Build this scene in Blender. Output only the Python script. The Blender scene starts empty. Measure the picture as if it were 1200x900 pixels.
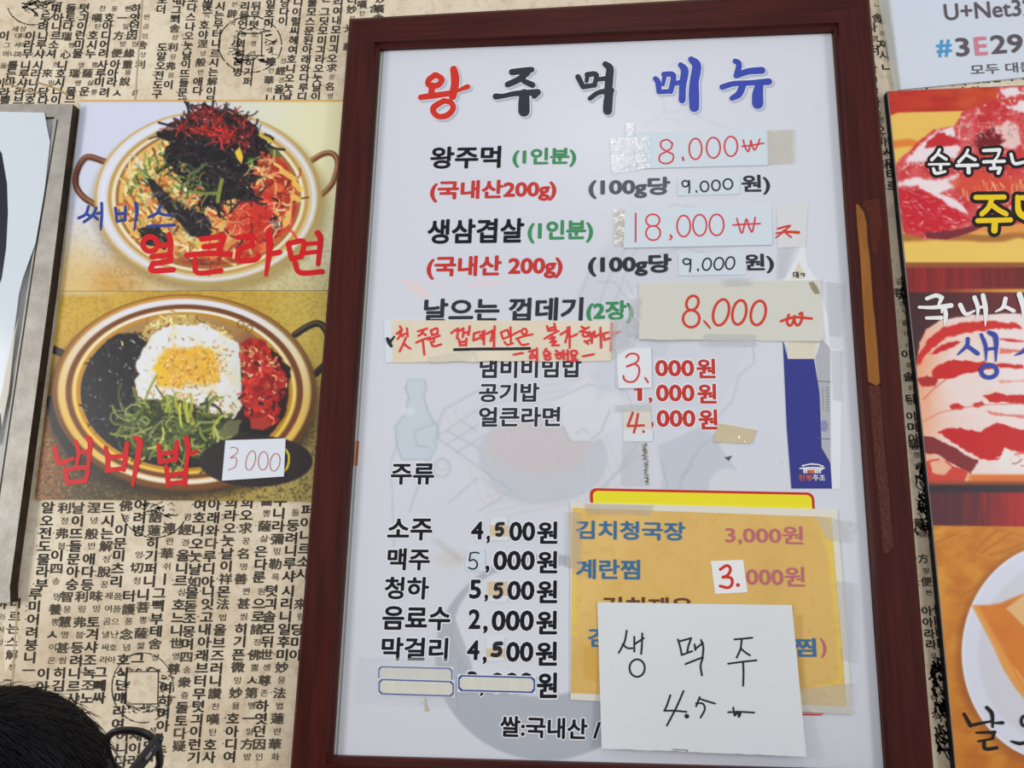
import bpy, bmesh, math, random
import numpy as np
from mathutils import Vector, Matrix

# ------------------------------------------------------------------ camera, world, lights, exposure
SC = bpy.context.scene
COL = SC.collection
FPX = 900.0                                   # focal length in pixels of the 1200 x 900 photograph
CU = np.array([20, 4750, 900.0]); CU /= np.linalg.norm(CU)          # world up seen by the camera
CR = np.array([11700, 120, -900.0]); CR -= CU * (CR @ CU); CR /= np.linalg.norm(CR)
CN = np.cross(CU, CR); CN *= np.sign(CN[2])                         # into the wall
CAMD = 1.30
CPOS = np.array([0, -CAMD, 1.5])
cam = bpy.data.cameras.new('camera'); camo = bpy.data.objects.new('camera', cam); COL.objects.link(camo)
cam.sensor_width = 36; cam.lens = FPX / 1200 * 36; cam.clip_start = .02
_ax = [Vector((CR[i], CN[i], CU[i])) for i in range(3)]             # camera right, up, forward in the world
camo.matrix_world = Matrix(((_ax[0].x, _ax[1].x, -_ax[2].x, CPOS[0]), (_ax[0].y, _ax[1].y, -_ax[2].y, CPOS[1]),
                            (_ax[0].z, _ax[1].z, -_ax[2].z, CPOS[2]), (0, 0, 0, 1)))
SC.camera = camo
wd = bpy.data.worlds.new('room_light'); SC.world = wd; wd.use_nodes = True
wd.node_tree.nodes['Background'].inputs[0].default_value = (.93, .96, 1, 1)
wd.node_tree.nodes['Background'].inputs[1].default_value = .55
def area(name, loc, to, sx, sy, power, color):
    l = bpy.data.lights.new(name, 'AREA'); l.shape = 'RECTANGLE'; l.size = sx; l.size_y = sy; l.energy = power; l.color = color
    o = bpy.data.objects.new(name, l); COL.objects.link(o); o.location = loc
    o.rotation_euler = (Vector(to) - Vector(loc)).to_track_quat('-Z', 'Y').to_euler()
area('ceiling_and_fill_light', (-3.1, -2.0, 1.7), (-.4, 0, .9), .6, 1.4, 50, (1, .975, .93))  # unseen fill from the left, added to brighten the lower wall
area('ceiling_and_fill_light', (3.1, -2.2, 1.7), (.5, 0, .9), .6, 1.4, 36, (1, .985, .96))  # matching added fill from the right, no ceiling fixture
area('ceiling_and_fill_light', (.14, -1.42, 2.95), (.1, -.3, 1.6), .5, .14, 3.5, (1, .99, .97))
vs = SC.view_settings
vs.view_transform = 'Standard'; vs.look = 'None'; vs.exposure = 0.0; vs.gamma = 1.0; vs.use_curve_mapping = False

# ------------------------------------------------------------------ helpers
random.seed(7); RNG = np.random.default_rng(11)
def W(px, py, d=0.0):
    """The point at distance d in front of the wall that the photograph shows at (px, py)."""
    px = np.asarray(px, float); py = np.asarray(py, float); d = np.asarray(d, float)
    c = np.stack([px - 600, 450 - py, np.full_like(px, FPX)], -1)
    w = np.stack([c @ CR, c @ CN, c @ CU], -1)
    return CPOS + w * ((CAMD - d) / w[..., 1])[..., None]
def lin(c):
    c = np.asarray(c, float)
    return np.where(c <= .04045, c / 12.92, ((c + .055) / 1.055) ** 2.4)
ALB = 1.12                                     # photographed brightness -> albedo under this room's light
def rgb(*c):
    return tuple(np.clip(lin(np.array(c) / 255.) * ALB, 0, .92))
MATS = {}
def mat(name, c, rough=.5, spec=.25, metal=0., grain=None, bump=None, alpha=1.0, coat=0.):
    """c: photographed colour 0-255. grain: (scale xyz, amount, dark colour); bump: (scale, strength)."""
    if name in MATS: return MATS[name]
    m = bpy.data.materials.new(name); m.use_nodes = True; nt = m.node_tree; b = nt.nodes['Principled BSDF']
    b.inputs['Roughness'].default_value = rough; b.inputs['Specular IOR Level'].default_value = spec
    b.inputs['Metallic'].default_value = metal; b.inputs['Coat Weight'].default_value = coat
    b.inputs['Base Color'].default_value = (*rgb(*c), 1)
    if alpha < 1: b.inputs['Alpha'].default_value = alpha
    if grain or bump: tc = nt.nodes.new('ShaderNodeTexCoord')
    if grain:
        sc, amt, c2 = grain
        mp = nt.nodes.new('ShaderNodeMapping'); mp.inputs['Scale'].default_value = sc
        nz = nt.nodes.new('ShaderNodeTexNoise'); nz.inputs['Scale'].default_value = 1; nz.inputs['Detail'].default_value = 6; nz.inputs['Roughness'].default_value = .65
        rp = nt.nodes.new('ShaderNodeValToRGB'); rp.color_ramp.elements[0].position = .35; rp.color_ramp.elements[1].position = .68
        k = np.array(rgb(*c)); k2 = np.array(rgb(*c2)); k2 = k * (1 - amt) + k2 * amt
        rp.color_ramp.elements[0].color = (*k2, 1); rp.color_ramp.elements[1].color = (*k, 1)
        nt.links.new(tc.outputs['Object'], mp.inputs['Vector']); nt.links.new(mp.outputs['Vector'], nz.inputs['Vector'])
        nt.links.new(nz.outputs['Fac'], rp.inputs['Fac']); nt.links.new(rp.outputs['Color'], b.inputs['Base Color'])
    if bump:
        nb = nt.nodes.new('ShaderNodeTexNoise'); nb.inputs['Scale'].default_value = bump[0]; nb.inputs['Detail'].default_value = 4
        bp = nt.nodes.new('ShaderNodeBump'); bp.inputs['Strength'].default_value = bump[1]; bp.inputs['Distance'].default_value = .004
        nt.links.new(tc.outputs['Object'], nb.inputs['Vector']); nt.links.new(nb.outputs['Fac'], bp.inputs['Height'])
        nt.links.new(bp.outputs['Normal'], b.inputs['Normal'])
    MATS[name] = m; return m
def print_mat(name, rough=.35, spec=.05, coat=0.):
    """A printed picture: its inks come from the mesh's colour attribute 'ink'."""
    if name in MATS: return MATS[name]
    m = bpy.data.materials.new(name); m.use_nodes = True; nt = m.node_tree; b = nt.nodes['Principled BSDF']
    a = nt.nodes.new('ShaderNodeAttribute'); a.attribute_name = 'ink'
    nt.links.new(a.outputs['Color'], b.inputs['Base Color'])
    b.inputs['Roughness'].default_value = rough; b.inputs['Specular IOR Level'].default_value = spec; b.inputs['Coat Weight'].default_value = coat
    MATS[name] = m; return m
def empty(name, loc, label, cat, group=None):
    o = bpy.data.objects.new(name, None); COL.objects.link(o); o.location = loc; o.empty_display_size = .05
    return tag(o, label, cat, group)
def tag(o, label=None, cat=None, group=None, kind=None):
    for k, v in (('label', label), ('category', cat), ('group', group), ('kind', kind)):
        if v: o[k] = v
    return o
def wloc(o):
    v = Vector((0, 0, 0))
    while o: v += o.location; o = o.parent
    return np.array(v)
def mesh(name, verts, faces, m, parent=None, smooth=False, origin=None):
    """verts are world coordinates; the object gets its parent's origin (or its own middle)."""
    v = np.asarray(verts, float).reshape(-1, 3)
    off = wloc(parent) if parent else (v.min(0) + v.max(0)) / 2 if origin is None else np.asarray(origin, float)
    me = bpy.data.meshes.new(name); me.from_pydata((v - off).tolist(), [], [tuple(map(int, f)) for f in faces]); me.update()
    if smooth: me.polygons.foreach_set('use_smooth', [True] * len(me.polygons))
    if m: me.materials.append(m)
    o = bpy.data.objects.new(name, me); COL.objects.link(o)
    if parent: o.parent = parent
    else: o.location = off
    return o
class MB:                                      # collects shapes for one mesh
    def __init__(s): s.v = []; s.f = []; s.n = 0
    def add(s, v, f):
        v = np.asarray(v, float).reshape(-1, 3); s.v.append(v)
        s.f += [tuple(int(i) + s.n for i in q) for q in f]; s.n += len(v); return s
    def tube(s, pts, r, seg=8, cap=True):
        pts = [np.asarray(p, float) for p in pts]; n = len(pts); rs = r if hasattr(r, '__len__') else [r] * n
        vv = []; up = None
        for i in range(n):
            t = pts[min(i + 1, n - 1)] - pts[max(i - 1, 0)]; t = t / (np.linalg.norm(t) + 1e-12)
            if up is None: up = np.cross(t, [0, 0, 1.] if abs(t[2]) < .9 else [1., 0, 0])
            up = up - t * (up @ t); up /= np.linalg.norm(up); sd = np.cross(t, up)
            vv += [pts[i] + rs[i] * (math.cos(2 * math.pi * k / seg) * up + math.sin(2 * math.pi * k / seg) * sd) for k in range(seg)]
        ff = [(i * seg + k, i * seg + (k + 1) % seg, (i + 1) * seg + (k + 1) % seg, (i + 1) * seg + k) for i in range(n - 1) for k in range(seg)]
        if cap: ff += [tuple(range(seg))[::-1], tuple(range((n - 1) * seg, n * seg))]
        return s.add(vv, ff)
    def build(s, name, m, parent=None, smooth=False):
        return mesh(name, np.concatenate(s.v), s.f, m, parent, smooth)
def dval(d, x, y): return d(np.asarray(x, float), np.asarray(y, float)) if callable(d) else np.full(np.shape(x), float(d))

def bil(q, u, v):
    """q = TL, TR, BR, BL."""
    q = np.asarray(q, float); u = np.asarray(u)[..., None]; v = np.asarray(v)[..., None]
    return (q[0] * (1 - u) + q[1] * u) * (1 - v) + (q[3] * (1 - u) + q[2] * u) * v
def sheet(name, quad, d, m, parent=None, base=0.0, nx=1, ny=1, label=None, cat=None, group=None, ragged=0., dim=False):
    """A sheet: front at depth d (number or function of px, py), sides going back to depth base."""
    u, v = np.meshgrid(np.linspace(0, 1, nx + 1), np.linspace(0, 1, ny + 1))
    P = bil(quad, u, v)
    if ragged: P[-1, 1:-1, 1] += RNG.normal(0, ragged, nx - 1)
    D = dval(d, P[..., 0], P[..., 1]); F = W(P[..., 0], P[..., 1], D)
    B = F.copy(); B[..., 1] = np.maximum(F[..., 1] + .0003, -base if not callable(base) else -base(P[..., 0], P[..., 1]))
    n = (nx + 1) * (ny + 1); idx = np.arange(n).reshape(ny + 1, nx + 1)
    f = [(idx[j, i], idx[j + 1, i], idx[j + 1, i + 1], idx[j, i + 1]) for j in range(ny) for i in range(nx)]
    f += [(a + n, d_ + n, c + n, b + n) for (a, b, c, d_) in f]
    rim = list(idx[0, :]) + list(idx[1:, -1]) + list(idx[-1, -2::-1]) + list(idx[-2:0:-1, 0])
    f += [(rim[k], rim[(k + 1) % len(rim)], rim[(k + 1) % len(rim)] + n, rim[k] + n) for k in range(len(rim))]
    o = mesh(name, np.concatenate([F.reshape(-1, 3), B.reshape(-1, 3)]), f, m, parent)
    return tag(o, label, cat, group)
def thin(d, t=.0004):
    return (lambda x, y: dval(d, x, y) - t)
def cutout(name, pts, d, m, parent=None, t=.0004):
    """A flat piece with the outline pts (photo px) at depth d and thickness t."""
    p = np.asarray(pts, float); n = len(p); D = dval(d, p[:, 0], p[:, 1]); F = W(p[:, 0], p[:, 1], D); B = F.copy(); B[:, 1] += t
    f = [tuple(range(n))[::-1], tuple(range(n, 2 * n))] + [(k, (k + 1) % n, (k + 1) % n + n, k + n) for k in range(n)]
    return mesh(name, np.concatenate([F, B]), f, m, parent)

# ---- lettering
_tc = bpy.data.curves.new('lettering', 'FONT'); _to = bpy.data.objects.new('lettering', _tc); COL.objects.link(_to)
_cache = {}
def glyphs(body, off=0.0, res=3):
    k = (body, off, res)
    if k not in _cache:
        _tc.body = body; _tc.offset = off; _tc.resolution_u = res
        me = _to.to_mesh()
        v = np.empty(len(me.vertices) * 3); me.vertices.foreach_get('co', v)
        _cache[k] = (v.reshape(-1, 3)[:, :2].copy(), [tuple(p.vertices) for p in me.polygons]); _to.to_mesh_clear()
    return _cache[k]
def row_slope(y): return float(np.interp(y, [220, 470, 640, 760, 850, 870], [-.016, -.006, .004, .012, .036, .04]))
def ring(r):
    """Shifts that thicken a letter by r (in em): the middle and one or two rings."""
    o = [(0., 0.)]
    if r > .045: o += [(r * .55 * math.cos(t), r * .55 * math.sin(t)) for t in np.linspace(0, 2 * math.pi, 9)[:-1]]
    if r > 0: n = 8 if r < .045 else 14; o += [(r * math.cos(t), r * math.sin(t)) for t in np.linspace(0, 2 * math.pi, n + 1)[:-1]]
    return o
def text(parent, body, xl, xr, yt, yb, m, d, off=.02, halo=None, slope=None, lean=None, name='printed_line', hoff=.06):
    """Printed letters whose ink fills xl..xr, yt..yb in photo px (yt, yb at the left end); off thickens them (em)."""
    if '(' in body: h_ = yb - yt; yt -= .10 * h_; yb += .08 * h_; off += .01
    v, f = glyphs(body); lo = v.min(0) - off; hi = v.max(0) + off
    s = row_slope((yt + yb) / 2) if slope is None else slope; ln = .000237 * (xl - 705) if lean is None else lean
    def lay(nm, rad, m_, lift):
        mb = MB()
        for k, (dx, dy) in enumerate(ring(rad)):
            u = (v + np.array([dx, dy]) - lo) / (hi - lo); x = xl + u[:, 0] * (xr - xl); y = yb - u[:, 1] * (yb - yt) + s * (x - xl)
            x = x + ln * (y - (yt + yb) / 2); mb.add(W(x, y, dval(d, x, y) + lift + 1e-5 * k), f)
        return mb.build(nm, m_, parent)
    o = lay(name, off, m, .0005)
    if halo: lay(name + '_outline', off + hoff, halo, .0002)
    return o
def parse(s):
    return [[tuple(float(t) for t in p.split(',')) for p in seg.split()] for seg in s.split(';') if seg.strip()]
def ell(cx, cy, rx, ry, tilt=0, n=18, start=90):
    o = []
    for k in range(n + 1):
        a = math.radians(start + 360 * k / n); x = rx * math.cos(a); y = -ry * math.sin(a)
        o.append((cx + x - tilt * y, cy + y))
    return ' '.join(f'{x:.1f},{y:.1f}' for x, y in o) + ';'
def smooth_line(p, n=5):
    p = np.array([q if len(q) == 3 else (*q, np.nan) for q in p], float)
    if len(p) < 3: return p
    a = np.vstack([p[:1] * 2 - p[1:2], p, p[-1:] * 2 - p[-2:-1]]); out = []
    for i in range(1, len(a) - 2):
        for t in np.linspace(0, 1, n, endpoint=False):
            out.append(.5 * ((2 * a[i]) + (-a[i - 1] + a[i + 1]) * t + (2 * a[i - 1] - 5 * a[i] + 4 * a[i + 1] - a[i + 2]) * t * t + (-a[i - 1] + 3 * a[i] - 3 * a[i + 1] + a[i + 2]) * t ** 3))
    return np.array(out + [a[-2]])
_lift = [0]
def ink_shapes(s, ox, oy, sc, w, curve=True, brush=0.0):
    """Pen strokes 'x,y[,w] x,y; ...' in an enlarged crop (origin ox, oy, scale sc) -> photo-px ribbons with round ends."""
    out = []
    for ln in parse(s):
        p = smooth_line(ln) if curve else np.array([q if len(q) == 3 else (*q, np.nan) for q in ln], float)
        ww = np.where(np.isnan(p[:, 2]), w, p[:, 2]) / sc / 2; q = p[:, :2] / sc + np.array([ox, oy]); n = len(q)
        if n == 1: q = np.vstack([q, q + [.3, .3]]); ww = np.repeat(ww, 2); n = 2
        if brush: ww = ww * (1 + brush * np.cos(np.linspace(0, math.pi, n)) ** 3 * .5 + brush * .3 * (np.abs(np.linspace(-1, 1, n)) ** 4))
        t = np.gradient(q, axis=0); t /= np.linalg.norm(t, axis=1)[:, None] + 1e-9; nr = np.stack([-t[:, 1], t[:, 0]], 1)
        L = q + nr * ww[:, None]; R = q - nr * ww[:, None]; z = np.linspace(0, 8e-6, n)
        v = [np.concatenate([L, R])]; zz = [z, z]; f = [(i, i + 1, n + i + 1, n + i) for i in range(n - 1)]; k = 2 * n
        for e in (0, n - 1):
            a = np.linspace(0, 2 * math.pi, 12, endpoint=False)
            v.append(q[e] + ww[e] * np.stack([np.cos(a), np.sin(a)], 1)); f.append(tuple(range(k, k + 12))); k += 12; zz.append(np.full(12, -4e-6 if e == 0 else 1.2e-5))
        out.append((np.concatenate(v), f, np.concatenate(zz)))
    return out
def ink(parent, s, ox, oy, sc, w, m, d, name='handwriting', curve=True, brush=0.0, grow=0, shift=(0, 0), lift=.0004):
    mb = MB()
    if grow: s = ';'.join(' '.join(','.join([str(q[0]), str(q[1])] + ([str(q[2] + grow)] if len(q) == 3 else [])) for q in ln) for ln in parse(s))
    for i, (p, f, z) in enumerate(ink_shapes(s, ox, oy, sc, w + grow, curve, brush)):
        p = p + np.array(shift); mb.add(W(p[:, 0], p[:, 1], dval(d, p[:, 0], p[:, 1]) + lift + z + i * 1.7e-5), f)
    return mb.build(name, m, parent)

# ---- painting printed pictures: a small numpy canvas in photo px, laid onto a fine mesh as inks
def sm(a, b, x):
    t = np.clip((x - a) / (b - a), 0, 1); return t * t * (3 - 2 * t)
def upnoise(h, w, cell, rng):
    gh, gw = int(h / cell) + 4, int(w / cell) + 4; g = rng.random((gh, gw))
    y = np.arange(h) / cell; x = np.arange(w) / cell; yi = y.astype(int); xi = x.astype(int)
    fy = (y - yi); fx = (x - xi); fy = fy * fy * (3 - 2 * fy); fx = fx * fx * (3 - 2 * fx)
    a = g[yi][:, xi]; b = g[yi][:, xi + 1]; c = g[yi + 1][:, xi]; e = g[yi + 1][:, xi + 1]
    return (a * (1 - fx) + b * fx) * (1 - fy[:, None]) + (c * (1 - fx) + e * fx) * fy[:, None]
class Canvas:
    def __init__(s, x0, y0, x1, y1, res=1.0, seed=3):
        s.x0, s.y0, s.res = x0, y0, res; s.w = int((x1 - x0) / res) + 1; s.h = int((y1 - y0) / res) + 1
        s.X, s.Y = np.meshgrid(x0 + np.arange(s.w) * res, y0 + np.arange(s.h) * res)
        s.img = np.zeros((s.h, s.w, 3)); s.rng = np.random.default_rng(seed)
    def c(s, c): return np.array(c, float) / 255.
    def noise(s, cell, octs=3, sx=1., sy=1.):
        o = 0; a = 1; t = 0
        for k in range(octs):
            cl = max(cell / 2 ** k / s.res, 1.)
            if sx == sy == 1: n = upnoise(s.h, s.w, cl, s.rng)
            else:
                n = upnoise(int(s.h / sy) + 3, int(s.w / sx) + 3, cl, s.rng)
                n = n[(np.arange(s.h) / sy).astype(int)][:, (np.arange(s.w) / sx).astype(int)]
            o = o + a * n; t += a; a *= .55
        return o / t
    def mix(s, al, col):
        al = np.clip(al, 0, 1)[..., None]; col = s.c(col) if not isinstance(col, np.ndarray) else col
        s.img = s.img * (1 - al) + col * al
    def mix2(s, al, c1, c2, t):
        t = np.clip(t, 0, 1)[..., None]; s.mix(al, s.c(c1) * (1 - t) + s.c(c2) * t)
    def e(s, cx, cy, rx, ry, rot=0):
        r = math.radians(rot); dx = s.X - cx; dy = s.Y - cy
        return np.hypot((dx * math.cos(r) + dy * math.sin(r)) / rx, (-dx * math.sin(r) + dy * math.cos(r)) / ry)
    def ellm(s, cx, cy, rx, ry, soft=1.2, rot=0):
        e = s.e(cx, cy, rx, ry, rot); return 1 - sm(-soft / 2, soft / 2, (e - 1) * min(rx, ry))
    def poly(s, pts, soft=1.2, wob=0, cell=8):
        p = np.asarray(pts, float); X, Y = s.X, s.Y; d2 = np.full(X.shape, 1e9); ins = np.zeros(X.shape, bool)
        for i in range(len(p)):
            a = p[i]; b = p[(i + 1) % len(p)]; ab = b - a; t = np.clip(((X - a[0]) * ab[0] + (Y - a[1]) * ab[1]) / (ab @ ab + 1e-9), 0, 1)
            d2 = np.minimum(d2, (X - a[0] - t * ab[0]) ** 2 + (Y - a[1] - t * ab[1]) ** 2)
            if a[1] != b[1]:
                cr = ((a[1] > Y) != (b[1] > Y)) & (X < ab[0] * (Y - a[1]) / ab[1] + a[0]); ins ^= cr
        sd = np.sqrt(d2) * np.where(ins, 1, -1)
        if wob: sd = sd + (s.noise(cell, 3) - .5) * 2 * wob
        return sm(-soft / 2, soft / 2, sd)
    def line(s, pts, w, col, al=1.0, soft=1.0):
        p = np.asarray(pts, float); m = w + soft + 1
        i0 = max(int((p[:, 0].min() - m - s.x0) / s.res), 0); i1 = min(int((p[:, 0].max() + m - s.x0) / s.res) + 1, s.w)
        j0 = max(int((p[:, 1].min() - m - s.y0) / s.res), 0); j1 = min(int((p[:, 1].max() + m - s.y0) / s.res) + 1, s.h)
        if i1 <= i0 or j1 <= j0: return
        X = s.X[j0:j1, i0:i1]; Y = s.Y[j0:j1, i0:i1]; d2 = np.full(X.shape, 1e9)
        for a, b in zip(p[:-1], p[1:]):
            ab = b - a; t = np.clip(((X - a[0]) * ab[0] + (Y - a[1]) * ab[1]) / (ab @ ab + 1e-9), 0, 1)
            d2 = np.minimum(d2, (X - a[0] - t * ab[0]) ** 2 + (Y - a[1] - t * ab[1]) ** 2)
        k = ((1 - sm(-soft / 2, soft / 2, np.sqrt(d2) - w / 2)) * al)[..., None]
        s.img[j0:j1, i0:i1] = s.img[j0:j1, i0:i1] * (1 - k) + s.c(col) * k
    def strands(s, n, inside, cols, ln=(8, 20), w=(1, 2), ang=(0, 360), bend=.5, al=.9, shade=.15):
        """Random curved threads whose middles fall where inside(x, y) holds."""
        r = s.rng; made = 0; tries = 0
        x1 = s.x0 + s.w * s.res; y1 = s.y0 + s.h * s.res
        while made < n and tries < n * 60:
            tries += 1; x = r.uniform(s.x0, x1); y = r.uniform(s.y0, y1)
            if not inside(x, y): continue
            made += 1; a = math.radians(r.uniform(*ang)); L = r.uniform(*ln); p = [(x, y)]; bd = r.normal(0, bend)
            for k in range(5):
                x += math.cos(a) * L / 5; y += math.sin(a) * L / 5; a += bd / 2.5; p.append((x, y))
            col = np.array(cols[r.integers(len(cols))], float) * (1 + r.normal(0, shade))
            s.line(p, r.uniform(*w), np.clip(col, 0, 255), al)
    def sample(s, x, y):
        u = np.clip((x - s.x0) / s.res, 0, s.w - 1.001); v = np.clip((y - s.y0) / s.res, 0, s.h - 1.001)
        i = u.astype(int); j = v.astype(int); fu = (u - i)[..., None]; fv = (v - j)[..., None]; g = s.img
        return (g[j, i] * (1 - fu) + g[j, i + 1] * fu) * (1 - fv) + (g[j + 1, i] * (1 - fu) + g[j + 1, i + 1] * fu) * fv
def inpoly(pts):
    p = [tuple(map(float, q)) for q in pts]
    def f(x, y):
        c = False
        for (ax, ay), (bx, by) in zip(p, p[1:] + p[:1]):
            if (ay > y) != (by > y) and x < (bx - ax) * (y - ay) / (by - ay) + ax: c = not c
        return c
    return f
def picture(name, cv, quad, d, m, parent, step=1.0):
    """Lays a canvas onto a fine mesh over the quad (TL, TR, BR, BL in photo px)."""
    q = np.asarray(quad, float)
    nx = int(max(np.linalg.norm(q[1] - q[0]), np.linalg.norm(q[2] - q[3])) / step); ny = int(max(np.linalg.norm(q[3] - q[0]), np.linalg.norm(q[2] - q[1])) / step)
    u, v = np.meshgrid(np.linspace(0, 1, nx + 1), np.linspace(0, 1, ny + 1)); P = bil(q, u, v)
    co = W(P[..., 0], P[..., 1], dval(d, P[..., 0], P[..., 1])).reshape(-1, 3) - wloc(parent)
    ink_ = np.clip(lin(np.clip(cv.sample(P[..., 0], P[..., 1]), 0, 1)) * ALB, 0, .92).reshape(-1, 3)
    me = bpy.data.meshes.new(name); n = len(co); me.vertices.add(n); me.vertices.foreach_set('co', co.ravel())
    idx = np.arange(n).reshape(ny + 1, nx + 1); qd = np.stack([idx[:-1, :-1], idx[1:, :-1], idx[1:, 1:], idx[:-1, 1:]], -1).reshape(-1, 4)
    me.loops.add(qd.size); me.loops.foreach_set('vertex_index', qd.ravel().astype(np.int32))
    me.polygons.add(len(qd)); me.polygons.foreach_set('loop_start', np.arange(0, qd.size, 4, dtype=np.int32)); me.polygons.foreach_set('loop_total', np.full(len(qd), 4, np.int32))
    me.update(calc_edges=True)
    a = me.color_attributes.new('ink', 'FLOAT_COLOR', 'POINT'); a.data.foreach_set('color', np.concatenate([ink_, np.ones((n, 1))], 1).ravel())
    me.materials.append(m); o = bpy.data.objects.new(name, me); COL.objects.link(o); o.parent = parent
    return o

# colours that recur
INK = mat('black_ink', (30, 30, 38), .5, .12); RED = mat('red_ink', (196, 52, 48), .45); GRN = mat('green_ink', (58, 140, 88), .45)
PENR = mat('red_pen', (212, 62, 66), .5); PENO = mat('orange_red_pen', (208, 62, 44), .5); PENK = mat('black_pen', (38, 40, 46), .4)
BLU = mat('blue_ink', (52, 66, 160), .45); HALO = mat('white_outline', (226, 228, 236), .4)
def tape_mat(name, haze, gloss, c, bs):
    """Clear film: lets most light through, a little haze, a glossy crinkled face."""
    m = bpy.data.materials.new(name); m.use_nodes = True; nt = m.node_tree; N = nt.nodes.new; K = nt.links.new; b = nt.nodes['Principled BSDF']; out = nt.nodes['Material Output']
    b.inputs['Base Color'].default_value = (*rgb(*c), 1); b.inputs['Roughness'].default_value = .5; b.inputs['Specular IOR Level'].default_value = .1
    tr = N('ShaderNodeBsdfTransparent'); gl = N('ShaderNodeBsdfGlossy'); gl.inputs['Roughness'].default_value = .16
    m1 = N('ShaderNodeMixShader'); m1.inputs[0].default_value = haze; K(tr.outputs[0], m1.inputs[1]); K(b.outputs[0], m1.inputs[2])
    m2 = N('ShaderNodeMixShader'); m2.inputs[0].default_value = gloss; K(m1.outputs[0], m2.inputs[1]); K(gl.outputs[0], m2.inputs[2]); K(m2.outputs[0], out.inputs[0])
    tc = N('ShaderNodeTexCoord'); nz = N('ShaderNodeTexNoise'); nz.inputs['Scale'].default_value = bs; nz.inputs['Detail'].default_value = 5
    bp = N('ShaderNodeBump'); bp.inputs['Strength'].default_value = .8; bp.inputs['Distance'].default_value = .003
    K(tc.outputs['Object'], nz.inputs['Vector']); K(nz.outputs['Fac'], bp.inputs['Height']); K(bp.outputs['Normal'], gl.inputs['Normal']); return m
CLEAR = tape_mat('clear_tape', .14, .10, (226, 228, 228), 90)
TAPEY = tape_mat('yellowed_tape', .20, .07, (220, 210, 182), 60)

# ------------------------------------------------------------------ setting: papered wall, floor
wm = bpy.data.materials.new('old_wallpaper'); wm.use_nodes = True; nt = wm.node_tree; bs = nt.nodes['Principled BSDF']
tcn = nt.nodes.new('ShaderNodeTexCoord')
def wn(scale, detail, p0, p1, c0, c1):
    n = nt.nodes.new('ShaderNodeTexNoise'); n.inputs['Scale'].default_value = scale; n.inputs['Detail'].default_value = detail; n.inputs['Roughness'].default_value = .62
    nt.links.new(tcn.outputs['Object'], n.inputs['Vector'])
    r = nt.nodes.new('ShaderNodeValToRGB'); r.color_ramp.elements[0].position = p0; r.color_ramp.elements[1].position = p1
    r.color_ramp.elements[0].color = (*c0, 1); r.color_ramp.elements[1].color = (*c1, 1); nt.links.new(n.outputs['Fac'], r.inputs['Fac']); return r
ra = wn(5, 8, .36, .66, rgb(208, 191, 164), rgb(232, 220, 198)); rb = wn(60, 4, .30, .52, (.80, .76, .70), (1, 1, 1)); rc_ = wn(300, 2, .25, .5, (.90, .88, .86), (1, 1, 1))
def mul(a, b):
    m = nt.nodes.new('ShaderNodeMix'); m.data_type = 'RGBA'; m.blend_type = 'MULTIPLY'; m.inputs['Factor'].default_value = 1
    nt.links.new(a, m.inputs[6]); nt.links.new(b, m.inputs[7]); return m.outputs[2]
nt.links.new(mul(mul(ra.outputs['Color'], rb.outputs['Color']), rc_.outputs['Color']), bs.inputs['Base Color'])
bs.inputs['Roughness'].default_value = .75
nbp = nt.nodes.new('ShaderNodeBump'); nbp.inputs['Strength'].default_value = .15; nbp.inputs['Distance'].default_value = .002
nbn = nt.nodes.new('ShaderNodeTexNoise'); nbn.inputs['Scale'].default_value = 120; nt.links.new(tcn.outputs['Object'], nbn.inputs['Vector']); nt.links.new(nbn.outputs['Fac'], nbp.inputs['Height']); nt.links.new(nbp.outputs['Normal'], bs.inputs['Normal'])
wall = MB().add([(-3, 0, 0), (3, 0, 0), (3, 0, 3.2), (-3, 0, 3.2), (-3, .12, 0), (3, .12, 0), (3, .12, 3.2), (-3, .12, 3.2)],
                [(0, 1, 2, 3), (5, 4, 7, 6), (3, 2, 6, 7), (1, 0, 4, 5), (0, 3, 7, 4), (2, 1, 5, 6)]).build('wall_back', wm)
tag(wall, kind='structure')
fl = MB().add([(-3, -3.6, -.05), (3, -3.6, -.05), (3, .12, -.05), (-3, .12, -.05), (-3, -3.6, 0), (3, -3.6, 0), (3, 0, 0), (-3, 0, 0)],
              [(0, 1, 2, 3), (7, 6, 5, 4), (4, 5, 1, 0), (6, 7, 3, 2), (5, 6, 2, 1), (7, 4, 0, 3)]).build('floor', mat('floor_tile', (128, 112, 96), .4, grain=((3, 3, 3), .4, (90, 76, 64))))
tag(fl, kind='structure')

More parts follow.
